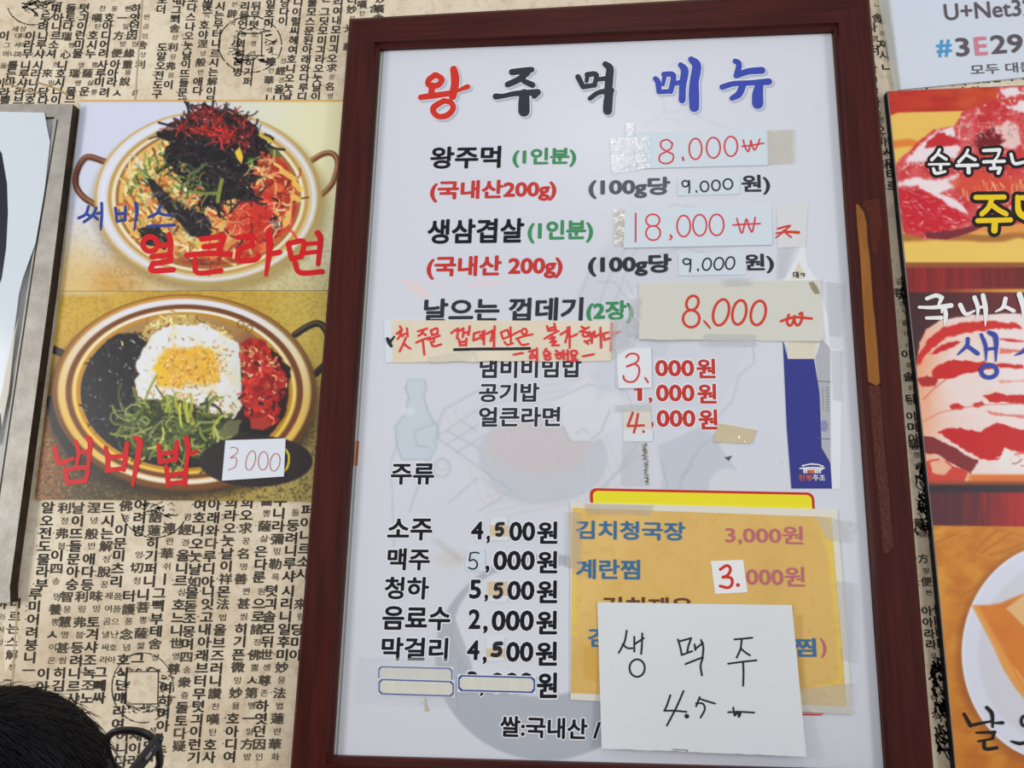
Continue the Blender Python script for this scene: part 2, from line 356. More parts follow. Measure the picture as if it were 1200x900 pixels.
# printed characters of the wallpaper. Sheet B: low left (transcribed in a crop of scale 2.857 with origin 0, 585)
WINK = mat('wallpaper_ink', (50, 46, 40), .7); WINK2 = mat('faded_wallpaper_ink', (76, 68, 57), .7)
PITCH = 42.7
LOW = '''160,30 알오전도물라부;118,318 루미어려붕니ㅡ;213,30 利~정弗~붑;190,190 이四~송;186,326 ~밍養~뽕ㅅ~이~온;145,585 이아;262,30 날이뜨들문아숭;222,327 智~뭉慧~명甚~씸히김;
313,30 涅~녕般~반애다등;272,327 利~링弗~붑등려니르샤;365,30 드시는解~정脫~꿍;320,325 味~밍토겨샤조녹조노;420,22 佛~뚱;405,105 이문미츠리;360,325 ~제~여~곰~낼~싸~라그빼싸;387,325 ~품~품~으~난~호~아;
470,20 어려병;460,187 ~엉切~청;432,325 터護~퐁念~념호식난매랴여;518,62 語蓮히기퍼니;480,320 니菩~뽕薩~쌃그;565,98 連~련華~쉬ㅣ;533,315 그삑부테舍~상;
623,60 ~경經~경올니르;602,312 ~심호느니世~영尊;555,632 여하며아ㅣ돈;670,20 여호니오눗날如;642,315 몰돋조몽며四~송衆~즁돌토다疑;718,20 아래와다루디아;697,310 니잇고내아래브터무텻긔이런기;
775,12 희라오눗날이祥;748,310 몬法~법울브즈러니讚~찬嘆~탄호사;828,12 희오求~꿍名~명善;817,308 ~쪈甚~씸히기픈微~밍妙~묠호아디여;890,5 薔~뽕薩~삻은다룬;870,308 ~원으로諸~정佛~뿛ㅅ第~똉ㅡ~일方~방;
938,5 우니라彌~밍勒~륵;910,308 텻긔솔모뒤世~솅尊~존하엿던因~인;984,45 ~돌둥려니루샤;963,308 시리니일후미妙~뭉法~법蓮~련華~화;410,792 어니다;455,792 세이라;505,775 ~셩려사;1030,38 퍼이니르소샤;1004,352 來~링당미야'''
FARLEFT = '''52,350 니르는스解~정;5,352 야~라~셔~밍;28,620 그~엉이'''
TOPRIGHT = '''170,20 ~씬~곰~엄舍~샹利;190,0 보더;190,55 도알오전도구;208,0 다그뾔舍~샹利~링弗~붑이;226,-2 모다스나오눗날이뜨들문애다;243,-4 도得~득호야涅~녕般~반애다;
258,7 시는무터니르시는解이문미츠;273,5 ~븐辟~벽;287,7 리뮬언~봉뵈여려병;300,7 뒤무텻~묘~솅~연히기퍼;317,5 일호미;334,3 당다이;349,3 니이럴씨혜여호니오눗날;366,3 물모스문된아래와다루디;382,3 ᄂ그딧모미긔라오눗날이;
397,2 리여내모미긔오求~꿍名~명;413,0 더妙~뭉光~광華~;330,72 ~경經~경올니;317,72 連~련華~쉬ㅣ;424,5 嘆~탄舍;445,-1 妙嘆舍世며아브긔;438,10 含'''
TOPLEFT = '''330,50 며;415,50 돌;495,50 텻;590,50 ~찬;660,50 ~몽;740,50 ~뼌;795,50 하;265,105 두;340,105 아;410,105 토;490,105 긔;565,105 嘆;640,105 호;715,105 ㅡ;790,105 엿;80,170 ~섀;125,170 ~샹;255,155 려;330,155 니;400,155 다;480,155 이;560,155 ~탄;630,155 아;725,155 ~일;785,155 던;
25,210 이;95,210 ~대;130,210 ~다;175,210 이;250,210 니;325,210 르;385,212 瑞;470,205 런;545,208 호;620,208 디;690,210 方;770,208 因;30,265 ~그;90,265 ~셔;125,265 ~아;170,262 라;240,262 루;315,262 소;410,265 ~쎵;465,260 미;540,262 시;610,262 어;710,258 ~방;780,258 ~인;
25,318 ~며;65,318 ~니;100,318 ~혹;160,315 무;230,315 샤;300,315 셔;380,318 心;455,313 물;530,313 누;605,313 려;680,313 便;755,313 緣;10,383 ~을;75,383 를;148,383 니;220,383 시;315,380 ~흐;365,383 니;465,383 ~명;545,380 ~뿡;598,380 사;672,378 아;745,376 重;
65,432 는;140,432 루;208,432 리;275,430 來;355,430 호;435,430 瑞;510,430 薩;590,430 루;660,428 아;740,425 ~뜡;0,487 아;60,487 마;130,487 샤;195,487 니;290,487 ~링;350,485 시;445,485 ~쌩;520,485 ~삻;580,482 미;655,480 라;725,478 說;25,542 라;115,540 라;185,540 의;255,540 당;335,538 니;415,536 몰;495,534 운;540,540 ~뿡;612,540 려;685,545 ㅅ;780,540 ~셣;30,588 쁠;105,586 브;175,586 호;250,590 다;325,588 이;410,580 므'''
def put_chars(mb, px, py, ch, s, lean, mb2=None, sx=1.0):
    v, f = glyphs(ch, 0.0, 2)
    if not len(v): return
    c = np.array([.46, .36]); r = .034 if s > 10 else .012
    for k, (dx, dy) in enumerate(((-r, 0), (r, 0), (0, r * .8), (0, -r * .8)) if s > 7.5 else ((-r, 0), (r, 0))):
        x = px + (v[:, 0] - c[0] + dx) * s * sx; y = py - (v[:, 1] - c[1] + dy) * s * .97
        mb.add(W(x + lean * (y - py), y, .0004 + k * 1e-5), f)
HANJA = lambda ch: '\u4e00' <= ch <= '\u9fff'
def columns(spec, ox, oy, sx, sy, pitch, slope, size, jit=0.0, hide=None):
    a, b = MB(), MB(); rnd = random.Random(5)
    for seg in spec.replace('\n', '').split(';'):
        if not seg.strip(): continue
        pos, chs = seg.strip().split(' ', 1); x, y = [float(t) for t in pos.split(',')]; small = False; k = 0
        for ch in chs:
            if ch == '~': small = True; continue
            px = ox + (x + slope * pitch * k) * sx; py = oy + (y + pitch * k) * sy; k += 1
            s = size * (.62 if small else .92 if HANJA(ch) else 1.0)
            small_ = small; small = False
            if hide and hide(px, py): continue
            tgt = b if (small_ or HANJA(ch) or rnd.random() < .04) else a
            put_chars(tgt, px + (2 if small_ else 0) + rnd.gauss(0, jit), py + rnd.gauss(0, jit), ch, s, slope, sx=1.15)
            if rnd.random() < .30 and not small_:                   # the tone dots beside the old syllables
                for q in range(rnd.choice((1, 1, 2))):
                    r = size * .055; cx = px - size * .60; cy = py + (q * .34 - .05) * size
                    t = np.linspace(0, 2 * math.pi, 7)[:-1]; a.add(W(cx + r * np.cos(t), cy + r * np.sin(t), .0004), [tuple(range(6))[::-1]])
    return a, b
def letters_on(wall_, spec, *args, **kw):
    a, b = columns(spec, *args, **kw)
    for m_, k in ((a, WINK), (b, WINK2)):
        if m_.n: tag(m_.build('printed_lettering', k, wall_), kind='stuff')
letters_on(wall, LOW, 0, 585, .35, .35, PITCH, -.087, 15.2, .25)
letters_on(wall, LOW, 0, 912, .35, .35, PITCH, -.087, 15.2, .25); letters_on(wall, LOW, -385, 590, .35, .35, PITCH, -.12, 15.2, .25); letters_on(wall, TOPRIGHT, 0, -128, 1, 1, 11.05, -.11, 11.6, .2)
letters_on(wall, FARLEFT, 0, 585, .35, .35, PITCH, -.087, 13.5, .25)
letters_on(wall, TOPRIGHT, 0, 0, 1, 1, 11.05, -.11, 11.6, .2)
letters_on(wall, TOPLEFT, 0, 0, .2, .2, 55, -.16, 12.2, .2)
STRIP = '''1026,8 ~ᄂ舍;1022,32 사~명터;1032,26 ~여~이져시ㄴ;1021,80 라~해~밍사~솅~등~라;1030,140 ~꿍오미~리타;1040,165 ~러사두타르;1033,250 ~등~긔~ㅌ~냥~심~라;1052,330 ~금菩~경;1058,365 ~무~솔~이~ㄷ;1062,415 이~루솔~라타;1064,470 ~립;1068,488 이며아ᄒ;1070,520 諸~졍~염;1076,600 ~긔龍~령;1082,655 方~방便~뼌;1086,716 아아라라~셩;1095,714 ㅓㅏㅏㅣ'''
letters_on(wall, STRIP, 0, 0, 1, 1, 13.2, .11, 12.6, .3)
RGT = '''1082,101 이며아;1098,99 ~솅오;1112,97 크이;1127,95 니ㅣ;1142,94 오라;1155,93 日;1168,91 을;1183,90 다;1195,88 미'''
letters_on(wall, RGT, 0, 0, 1, 1, 12, .12, 11, .3)
# coin prints and brushed smudges of the wallpaper
def smudges(mb, cx, cy, w, h, n, seed, ang=0., ln=(2, 9), th=(.5, 1.6)):
    r = random.Random(seed)
    for _ in range(n):
        x = cx + r.uniform(-w, w) / 2; y = cy + r.uniform(-h, h) / 2; a = ang + r.gauss(0, .35); L = r.uniform(*ln); t = r.uniform(*th)
        p = [(x, y)]
        for k in range(3): x += math.cos(a) * L / 3; y += math.sin(a) * L / 3; a += r.gauss(0, .5); p.append((x, y))
        for q, f, z_ in ink_shapes(' '.join(f'{u:.2f},{v:.2f}' for u, v in p), 0, 0, 1, t): mb.add(W(q[:, 0], q[:, 1], .0005), f)
def coin(cx, cy, rx, ry, hw, hh, seed, a0=0, a1=360):
    mb = MB(); r = random.Random(seed)
    n = 60
    for k in range(n):
        a = math.radians(a0 + (a1 - a0) * k / n); b = math.radians(a0 + (a1 - a0) * (k + 1) / n)
        if r.random() < .14: continue
        for q, f, z_ in ink_shapes(f'{cx+rx*math.cos(a):.2f},{cy+ry*math.sin(a):.2f} {cx+rx*math.cos(b):.2f},{cy+ry*math.sin(b):.2f}', 0, 0, 1, r.uniform(.7, 1.5)): mb.add(W(q[:, 0], q[:, 1], .0005), f)
    if hw:
        sq = [(cx - hw, cy - hh), (cx + hw, cy - hh), (cx + hw * .96, cy + hh), (cx - hw * 1.06, cy + hh), (cx - hw, cy - hh)]
        for p, q_ in zip(sq, sq[1:]):
            for q, f, z_ in ink_shapes(f'{p[0]},{p[1]} {q_[0]},{q_[1]}', 0, 0, 1, 1.3): mb.add(W(q[:, 0], q[:, 1], .0005), f)
        smudges(mb, cx, cy + hh + 5, rx * 1.1, 9, 34, seed); smudges(mb, cx - hw - 7, cy, 12, hh * 1.8, 16, seed + 1); smudges(mb, cx + hw + 7, cy, 12, hh * 1.8, 16, seed + 2); smudges(mb, cx, cy - hh - 3, rx, 4, 10, seed + 3)
    tag(mb.build('printed_coin', WINK, wall), kind='stuff')
coin(293, 52, 37, 33, 14, 13, 1); coin(167, 806, 36, 41, 18.5, 19, 2); coin(181, 592, 40, 38, 0, 0, 3, 20, 165)
coin(38, 2, 30, 27, 0, 0, 4, 20, 165)
mb = MB(); smudges(mb, 45, 8, 42, 12, 46, 9, ln=(4, 12)); smudges(mb, 182, 597, 40, 16, 40, 10)
tag(mb.build('printed_smudge', WINK, wall), kind='stuff')
mb = MB()
for (cx, cy, w_, h_, n_, sd, ag) in ((1080, 600, 14, 44, 46, 3, 1.0), (1062, 335, 12, 30, 26, 6, 1.1), (1099, 800, 16, 60, 70, 4, .9), (1103, 850, 14, 60, 60, 5, .9), (1078, 560, 10, 40, 18, 7, 1.2)):
    smudges(mb, cx, cy, w_, h_, n_, sd, ag, (4, 14), (.8, 2.6))
tag(mb.build('printed_smudge', WINK, wall), kind='stuff')
# the worn paper seams, each a thin darker strip
sheet('wallpaper_seam', [(166, -4), (168, -4), (159, 122), (157, 122)], .0006, mat('seam_dark', (178, 160, 134), .8), wall, base=0.)
sheet('wallpaper_seam', [(26, 600), (28, 600), (14, 820), (12, 820)], .0006, MATS['seam_dark'], wall, base=0.)
for k, pts in enumerate(([(158, 62), (167, 60), (163, 98), (150, 101)], [(2, 700), (16, 690), (22, 760), (6, 790)], [(56, 77), (70, 76), (66, 95), (52, 92)])):
    cutout('worn_patch', pts, .0003, mat('bare_paper', (226, 214, 192), .8), wall, t=.0002)
mb = MB()
for s_ in ('20,480 130,520 230,545', '210,480 330,520 400,560'):
    for q, f, z_ in ink_shapes(s_, 0, 0, 5, 10): mb.add(W(q[:, 0], q[:, 1], .0005), f)
mb.build('glue_stain', mat('glue_stain', (168, 138, 94), .7), wall)

# ------------------------------------------------------------------ the framed menu board
FD, SD = .030, .012                            # depth of the frame's face and of the menu sheet
menu = empty('menu_board', W(715, 900, 0.0), 'large white menu sheet in a dark red-brown wooden frame', 'menu')
def wood(name, sc):
    m = mat(name, (74, 29, 24), .36, .16, grain=(sc, .75, (46, 16, 13)), bump=(90, .06)); return m
WV = wood('red_brown_wood_upright', (90, 90, 5)); WH = wood('red_brown_wood_level', (5, 90, 90))
def lp(tl, tr, br, bl, d): return [W(*tl, d), W(*tr, d), W(*br, d), W(*bl, d)]
OUT = ((409.5, 22), (1018, -12), (1098, 948), (337.5, 936)); RID = ((438, 49), (983, 26), (1047, 912), (381, 896)); INN = ((445, 57), (977, 36), (1038.5, 904), (389.5, 886))
o0 = lp(*OUT, FD - .004); ob = [np.array([p[0], 0, p[2]]) for p in o0]
OUT2 = [(x + (2.2 if i in (0, 3) else -2.2), y + (2.2 if i < 2 else -2.2)) for i, (x, y) in enumerate(OUT)]
loops = [ob, o0, lp(*OUT2, FD), lp(*RID, FD), lp(*[(r[0] * .55 + i[0] * .45, r[1] * .55 + i[1] * .45) for r, i in zip(RID, INN)], FD - .007), lp(*INN, FD - .010)]
iw = loops[-1]; loops.append([np.array([p[0], -SD + .001, p[2]]) for p in iw]); loops.append([np.array([p[0], 0, p[2]]) for p in iw])
for k, nm in ((0, WH), (1, WV), (2, WH), (3, WV)):
    a, b = k, (k + 1) % 4; v = []; f = []
    for L in loops: v += [L[a], L[b]]
    n = len(loops)
    for i in range(n): j = (i + 1) % n; f.append((2 * i, 2 * j, 2 * j + 1, 2 * i + 1))
    f += [tuple(2 * i for i in range(n)), tuple(2 * i + 1 for i in range(n))[::-1]]
    mesh('frame_rail', v, f, nm, menu)
Q_SHEET = [(444, 55.5), (978, 34), (1040, 906), (388, 888)]
sheet('backing_board', Q_SHEET, SD - .0012, mat('pale_backing', (206, 214, 208), .35), menu, base=.001)
cv = Canvas(380, 25, 1045, 910, 1.5, 21)
cv.img[:] = cv.c((211, 214, 224))
cv.mix((cv.noise(160, 2) - .5) * .16, (198, 200, 214))
G1, G2, G3 = (176, 182, 192), (192, 203, 213), (203, 209, 219)
cv.mix(cv.ellm(640, 770, 130, 121, 2), (174, 180, 190)); cv.mix(cv.ellm(632, 738, 100, 78, 3), (214, 217, 226))
cv.mix(.85 * cv.poly([(511, 722), (530, 716), (552, 775), (556, 800), (520, 806)], 2), (174, 180, 190))
cv.mix(.62 * cv.ellm(635, 537, 77, 54, 4), (186, 196, 206))
for k in range(-8, 9):
    cv.line([(570, 537 + k * 9), (705, 537 + k * 9 - 26)], 1.6, (206, 190, 190), .5); cv.line([(635 + k * 11 - 26, 480), (635 + k * 11 + 20, 590)], 1.6, (206, 190, 190), .4)
cv.mix(.35 * cv.ellm(632, 522, 60, 34, 12), (214, 190, 186))
cv.mix(.9 * cv.poly([(511, 512), (566, 476), (556, 500), (562, 545), (576, 566), (520, 530)], 2), (208, 212, 221))
for a, b in (((511, 512), (572, 472)), ((511, 512), (600, 575)), ((524, 505), (562, 526)), ((540, 493), (560, 506)), ((522, 522), (560, 498)), ((535, 531), (566, 510)), ((705, 575), (748, 520)), ((690, 585), (745, 535)), ((600, 575), (560, 600)), ((560, 560), (525, 590))):
    cv.line([a, b], 1.8, G1, .6)
cv.line([(480, 600), (520, 480), (560, 458), (600, 450)], 2.2, G1, .6); cv.line([(462, 640), (458, 545), (470, 500)], 2, G1, .5)
cv.mix(.9 * cv.poly([(647, 470), (690, 440), (730, 470), (725, 500), (705, 512), (690, 520), (668, 515), (660, 500)], 3), (217, 219, 226))
cv.line([(660, 500), (668, 517), (690, 518), (705, 505), (715, 480)], 2, G1, .7); cv.line([(650, 468), (690, 450), (710, 455)], 2, G1, .6); cv.line([(676, 508), (684, 502), (690, 508)], 1.6, G1, .6)
bottle = [(478, 445), (498, 445), (500, 455), (496, 465), (503, 485), (514, 502), (511, 525), (503, 540), (465 + 30, 538), (471, 538), (466, 525), (463, 500), (475, 485), (479, 465), (475, 455)]
cv.mix(.7 * cv.poly(bottle, 2), (194, 206, 216)); cv.line(bottle + bottle[:1], 1.8, (170, 182, 194), .8); cv.line([(512, 495), (486, 505), (488, 522), (502, 524)], 1.5, (170, 182, 194), .8); cv.mix(.6 * cv.ellm(478, 482, 8, 5), (222, 226, 232))
cv.line([(518 + 10 * math.cos(t), 548 + 11 * math.sin(t)) for t in np.linspace(0, 6.3, 20)], 2, G1, .6); cv.line([(518 + 6 * math.cos(t), 545 + 6 * math.sin(t)) for t in np.linspace(0, 6.3, 14)], 1.5, G1, .5)
sleeve = [(770, 522), (795, 512), (820, 500), (838, 510), (848, 530), (862, 548), (868, 570), (870, 600), (770, 600), (776, 560)]
cv.mix(.65 * cv.poly(sleeve, 2), (186, 194, 205)); cv.mix(.9 * cv.ellm(852, 575, 22, 26), (213, 216, 224))
for p in ([(798, 560), (820, 525), (832, 515)], [(790, 590), (800, 560), (812, 545)], [(775, 540), (782, 570), (780, 600)]): cv.line(p, 1.8, (168, 176, 188), .6)
cv.line([(882, 400), (884, 425), (866, 440), (858, 470), (842, 488), (838, 498)], 2, G1, .6)
cv.mix(.45 * cv.poly([(760, 395), (800, 410), (838, 405), (880, 400), (860, 440), (845, 480), (800, 500), (745, 490)], 8), (204, 208, 216)); cv.mix(.5 * cv.ellm(770, 408, 14, 10), (190, 203, 216))
cv.mix(.35 * cv.poly([(675, 345), (700, 300), (740, 240), (800, 250), (860, 300), (870, 340), (820, 335), (740, 340), (700, 400)], 12), (194, 198, 208))
for p in ([(677, 352), (690, 320), (712, 300)], [(700, 395), (704, 350), (720, 310), (742, 280)], [(715, 400), (722, 350), (735, 315)], [(742, 300), (760, 260), (790, 240), (830, 245)], [(735, 330), (742, 345)], [(770, 300), (800, 290), (840, 300)], [(700, 330), (720, 330), (735, 350)]): cv.line(p, 2.2, G1, .5)
cv.mix(.6 * cv.poly([(468, 326), (490, 330), (500, 340), (508, 352), (498, 348), (485, 344), (478, 338)], 3), (232, 205, 204)); cv.mix(.5 * cv.poly([(540, 338), (562, 326), (572, 330), (596, 328), (580, 336), (560, 336)], 3), (232, 205, 204)); cv.mix(.5 * cv.poly([(515, 335), (530, 350), (525, 352)], 3), (232, 205, 204))
for p in ([(785, 105), (782, 80), (800, 68)], [(776, 125), (784, 132), (800, 128)], [(755, 148), (780, 132), (776, 112)], [(800, 128), (830, 142), (850, 150)], [(779, 138), (795, 142), (806, 136)]): cv.line(p, 2, (196, 202, 212), .6)
cv.line([(722, 455), (735, 460), (748, 500)], 2, G1, .4); cv.mix(.4 * cv.poly([(737, 370), (760, 392), (745, 440), (700, 470), (690, 440)], 8), (196, 203, 213))
for _ in range(70):
    x = cv.rng.uniform(400, 1030); y = cv.rng.uniform(90, 890); cv.mix(.5 * cv.ellm(x, y, cv.rng.uniform(.6, 1.6), cv.rng.uniform(.5, 1.2)), (160, 150, 140)) if cv.rng.random() < .35 else None
cv.mix(.3 * cv.ellm(528, 655, 18, 9, 14), (196, 180, 165)); cv.mix(.35 * cv.poly([(505, 632), (515, 632), (545, 655), (538, 660)], 6), (178, 172, 170))
ms = picture('menu_sheet', cv, [(449.5, 56.5), (974, 36.5), (1035.5, 904), (395, 886)], SD, print_mat('glossy_menu_print', .3, .3), menu, 2.0)
# a thin grey line along the print's left edge and an orange corner sticking out
cutout('print_edge', [(449, 58), (450, 58), (395.8, 886), (394.6, 886)], SD + .0003, mat('edge_grey', (150, 156, 156), .6), ms)
cutout('orange_slip', [(417.5, 516), (421, 517), (419, 546), (415, 545)], SD + .0003, mat('orange_slip', (206, 130, 84), .5), ms)
cutout('yellowed_edge', [(655, 49), (745, 45.5), (745, 47.5), (655, 51)], SD + .0003, mat('yellowed_edge', (226, 190, 140), .5), ms)

# title: five brushed characters with a white halo and a bluish shade
SHD = mat('title_shade', (176, 186, 204), .45); TBK = mat('title_charcoal', (42, 46, 58), .45); TRD = mat('title_red', (204, 48, 34), .45); TBL = mat('title_blue', (58, 74, 172), .45)
TITLE = [
 (460, 60, 5, TRD, '250,138,26 212,168,26 212,198,24 262,200,28 290,165,26 258,140,26;232,200,30 228,250,30;165,270,26 225,262,28 345,245,26;358,105,34 366,150,42 365,200,40 352,262,40;385,232,10 412,218,18 440,208,24;300,290,24 245,325,30 240,355,26 270,382,26 320,375,28 355,335,26 340,300,26 300,290,24'),
 (460, 60, 5, TBK, '700,122,30 760,115,30 815,108,26;790,125,30 740,165,30 675,195,28;770,175,24 820,198,28;605,265,30 650,262,20 720,248,24 850,240,32;850,240,30 830,262,26;772,250,50 770,300,58 770,350,60'),
 (400, 0, 3, TBK, '832,270,15 850,305,14;864,262,14 896,262,14 890,300,12;850,305,14 892,299,12;866,262,12 862,285,10;896,280,10 925,276,12;928,225,16 944,240,22 942,270,24 940,300,24 935,330,20;874,346,12 905,325,13 950,318,16;944,318,22 938,355,28 936,388,28'),
 (680, 50, 5, TBL, '440,210,22 455,230,26 462,285,24;490,185,24 540,185,24 545,215,26 530,285,24;460,288,20 530,284,20;495,190,20 485,245,14;545,240,20 590,232,22;588,130,24 612,165,38 600,250,34 597,335,34;650,98,30 682,135,46 668,230,46 666,300,54 668,378,50'),
 (680, 50, 5, TBL, '908,108,24 930,125,26 918,190,30;915,192,28 985,168,30 1065,162,34;832,260,26 900,240,24 1000,235,24 1105,228,32;952,250,34 930,300,34 890,325,24;1050,245,40 1040,300,56 1040,355,60')]
for ox, oy, sc, m_, s_ in TITLE:
    ink(ms, s_, ox, oy, sc, 26, SHD, SD, 'title_shade', grow=17 * sc / 5, shift=(2.2, 2.2), lift=.0002)
    ink(ms, s_, ox, oy, sc, 26, HALO, SD, 'title_outline', grow=20 * sc / 5, lift=.0007)
    ink(ms, s_, ox, oy, sc, 26, m_, SD, 'title_character', grow=8 * sc / 5, lift=.0012)
# printed lines
def L(t, xl, xr, yt, yb, m_=INK, halo=None, off=.03, **k): return text(ms, t, xl, xr, yt, yb, m_, SD, off, halo, **k)
GREY = mat('worn_ink', (84, 88, 100), .45); DK = mat('dark_ink', (46, 48, 58), .45); DR = mat('dark_red_ink', (192, 56, 50), .45)
L('왕주먹', 504.4, 587, 172, 198, off=.03); L('(1인분)', 600.6, 675.3, 175.5, 195, GRN, off=.026); L('(국내산200g)', 504, 652, 214, 235.6, RED, off=.026)
L('(100g당', 689.5, 785.5, 210.5, 231.5, GREY, off=.028); L('원)', 869, 902.5, 205, 228.5, DK, off=.028)
L('생삼겹살', 501, 614, 257, 286, off=.03); L('(1인분)', 618.3, 695, 260.5, 283.5, GRN, off=.026); L('(국내산 200g)', 500, 659.3, 302.5, 326, RED, off=.026)
L('(100g당', 689, 787, 300.5, 322.5, DK, off=.03); L('원)', 871.7, 907, 297.5, 320.5, DK, off=.03)
L('날으는 껍데기', 496.7, 683.3, 350, 378, DK, off=.032); L('(2장)', 687, 742.6, 354.5, 377.5, GRN, off=.026)
L('냄비비빔밥', 562, 681.7, 418, 443.5, DK, HALO); L('공기밥', 561, 632, 449, 471.5, DK, HALO); L('얼큰라면', 561, 656.7, 477, 500.5, DK, HALO)
def price(parts, m_):
    for t_, xl, xr, yt, yb in parts: L(t_, xl, xr, yt, yb, m_, HALO, off=.032 if t_[0] in '0123456789' else .034, slope=0)
price([('000', 767.6, 813.6, 421.6, 441.3), ('원', 816, 838.6, 420.2, 443.4), ('1', 746.8, 752.6, 449.5, 469.8), (',', 760, 764.6, 465.5, 472.6), ('000', 768.6, 814, 450.4, 470.6), ('원', 817, 839.8, 449.6, 473), (',', 762.6, 766, 494, 501.6), ('000', 769.4, 815, 480.2, 500.6), ('원', 818.4, 841.2, 479.6, 503.4)], DR)
ink(ms, '171,334 186,330 196,322', 710, 390, 5, 11, DR, SD, 'printed_line', lift=.0008)
L('주류', 458, 509, 543, 568, INK, HALO)
L('소주', 454, 506.7, 607.5, 633.3, INK, HALO); L('맥주', 454, 504, 642.3, 668.3, INK, HALO); L('청하', 450.7, 502.7, 675.7, 702.3, INK, HALO); L('음료수', 448, 528, 710, 738.3, INK, HALO); L('막걸리', 447, 525, 746.5, 774, INK, HALO)
price([('4', 552, 566.6, 611, 632.3), (',', 570, 574.6, 627.5, 637), ('00', 596.7, 627.2, 611.2, 634.2), ('원', 629.3, 653.5, 611, 637.4),
       (',', 568.8, 573.6, 662.5, 671.5), ('000', 578, 626.8, 645.2, 668.5), ('원', 629, 653.3, 645.6, 672),
       ('5', 550, 564, 679.2, 701.8), (',', 567.6, 572, 696.5, 705.2), ('00', 594.5, 626.4, 680.5, 703.5), ('원', 628.8, 653.2, 680, 707),
       ('2', 549, 563.2, 713.8, 737.3), (',', 566, 571.5, 733, 742.4), ('000', 576, 625.7, 715.2, 739.6), ('원', 628.2, 653, 715.6, 743.6),
       ('4', 547.2, 562, 750.2, 773.6), (',', 565.4, 570.5, 769.3, 778.2), ('00', 593, 625.2, 752, 775.8), ('원', 627.6, 653, 751.8, 780.3),
       ('3', 547, 560, 786.5, 809.5), (',', 562, 567, 807, 816), ('000', 574, 625, 788, 812), ('원', 629, 653.2, 788, 818.2)], INK)
L('쌀:국내산 /', 586, 704, 838.5, 863.5, INK, HALO, slope=.035)

# peeled veneer and rough tape remains on the right rail
pe = cutout('peeled_strip', [(1003, 239), (1007.5, 241), (1013, 249), (1016.5, 262), (1017.5, 285), (1019.5, 300), (1021.5, 325), (1024, 360), (1025.5, 372), (1028, 400), (1031, 430), (1032, 448), (1027, 452), (1017.5, 447), (1014, 400), (1011, 350), (1008, 300), (1004.5, 262)], FD + .0004, mat('bare_ochre_wood', (152, 98, 42), .7, grain=((60, 60, 8), .5, (110, 66, 26)), bump=(200, .3)), menu, .0008)
cutout('veneer_lip', [(1007.5, 241), (1012, 240), (1019, 256), (1018.5, 285), (1021, 300), (1024, 345), (1027, 372), (1033, 430), (1033.5, 452), (1031.5, 448), (1028, 400), (1025.5, 372), (1023.8, 360), (1021.3, 325), (1019.5, 300), (1017.3, 285), (1016, 262), (1013, 249)], FD + .0012, mat('dark_veneer_edge', (58, 22, 16), .5), menu, .0014)
cutout('tape_residue', [(1018, 452), (1031, 452), (1036, 520), (1042, 580), (1047, 640), (1040, 648), (1035, 648), (1031, 600), (1025, 540), (1020, 480)], FD + .0003, mat('rough_residue', (80, 36, 28), .42, .2, bump=(140, .9)), menu, .0006)
cutout('tape_residue', [(1010, 236), (1030, 232), (1034, 262), (1027, 300), (1021, 292), (1018, 258)], FD + .0003, mat('torn_veneer', (80, 32, 22), .45, .15, bump=(140, .6)), menu, .0005)

# ---- things taped onto the menu ------------------------------------------------------------------
ND = SD + .0012
def note(name, quad, d, m_, label, cat='note', group=None, nx=1, ny=1, ragged=0., base=None, part='paper'):
    """A taped-on note: an empty at its middle that parents the paper, its writing and its tape."""
    c = np.mean(np.asarray(quad, float), 0); o = empty(name, W(c[0], c[1], SD), label, cat, group)
    sheet(part, quad, d, m_, o, SD + .0003 if base is None else base, nx, ny, ragged=ragged); return o
NOTE_B = mat('cool_note_paper', (206, 217, 226), .55); NOTE_W = mat('white_note_paper', (217, 222, 228), .6); NOTE_C = mat('cream_note_paper', (208, 208, 198), .6)
def lift_bottom(quad, d0, amt, p=2.0):
    """The note's lower edge stands off by amt."""
    q = np.asarray(quad, float); yt = (q[0][1] + q[1][1]) / 2; yb = (q[2][1] + q[3][1]) / 2
    return lambda x, y: d0 + amt * np.clip((y - yt) / (yb - yt), 0, 1) ** p
q = [(744, 155.6), (900.5, 151.4), (901, 193.2), (760, 197)]; q = [(744, 155.6), (900.5, 151.4), (901, 193.3), (745, 197.5)]
dd = lift_bottom(q, ND, .001)
n1 = note('price_note', q, dd, NOTE_B, 'white price note reading 8.000 in red pen just under the title', 'note', None, 4, 4)
ink(n1, '540,590 510,568 475,580 475,612 505,636 543,655 540,692 502,708 466,694 467,660 500,640 532,618 540,590; 601,672,12 604,688,12;' + ell(675, 622, 37, 61) + ell(780, 615, 40, 60) + ell(883, 607, 38, 58) + '955,570 966,610 985,638 996,600 1000,572 1008,605 1022,628 1040,598 1052,565;948,607 1010,600 1074,588', 680, 50, 5, 9, PENR, dd)
sheet('tape', [(715.5, 162), (761, 160), (762, 197), (717, 203.5)], ND + .0016, CLEAR, n1, ND + .0014, 5, 5); sheet('tape', [(899, 152.5), (931, 151), (931, 191), (900, 192.5)], ND + .0016, TAPEY, n1, ND + .0014, 4, 4)
sheet('tape', [(733, 144), (743, 145), (742, 160), (733, 160)], ND + .0016, CLEAR, n1, ND + .0014, 2, 2)
q = [(793.5, 209), (867, 207), (867, 227.5), (794, 229.5)]
n2 = note('price_note', q, ND, NOTE_B, 'upper of two tiny slips with 9.000 in black pen, under the first red price', 'note')
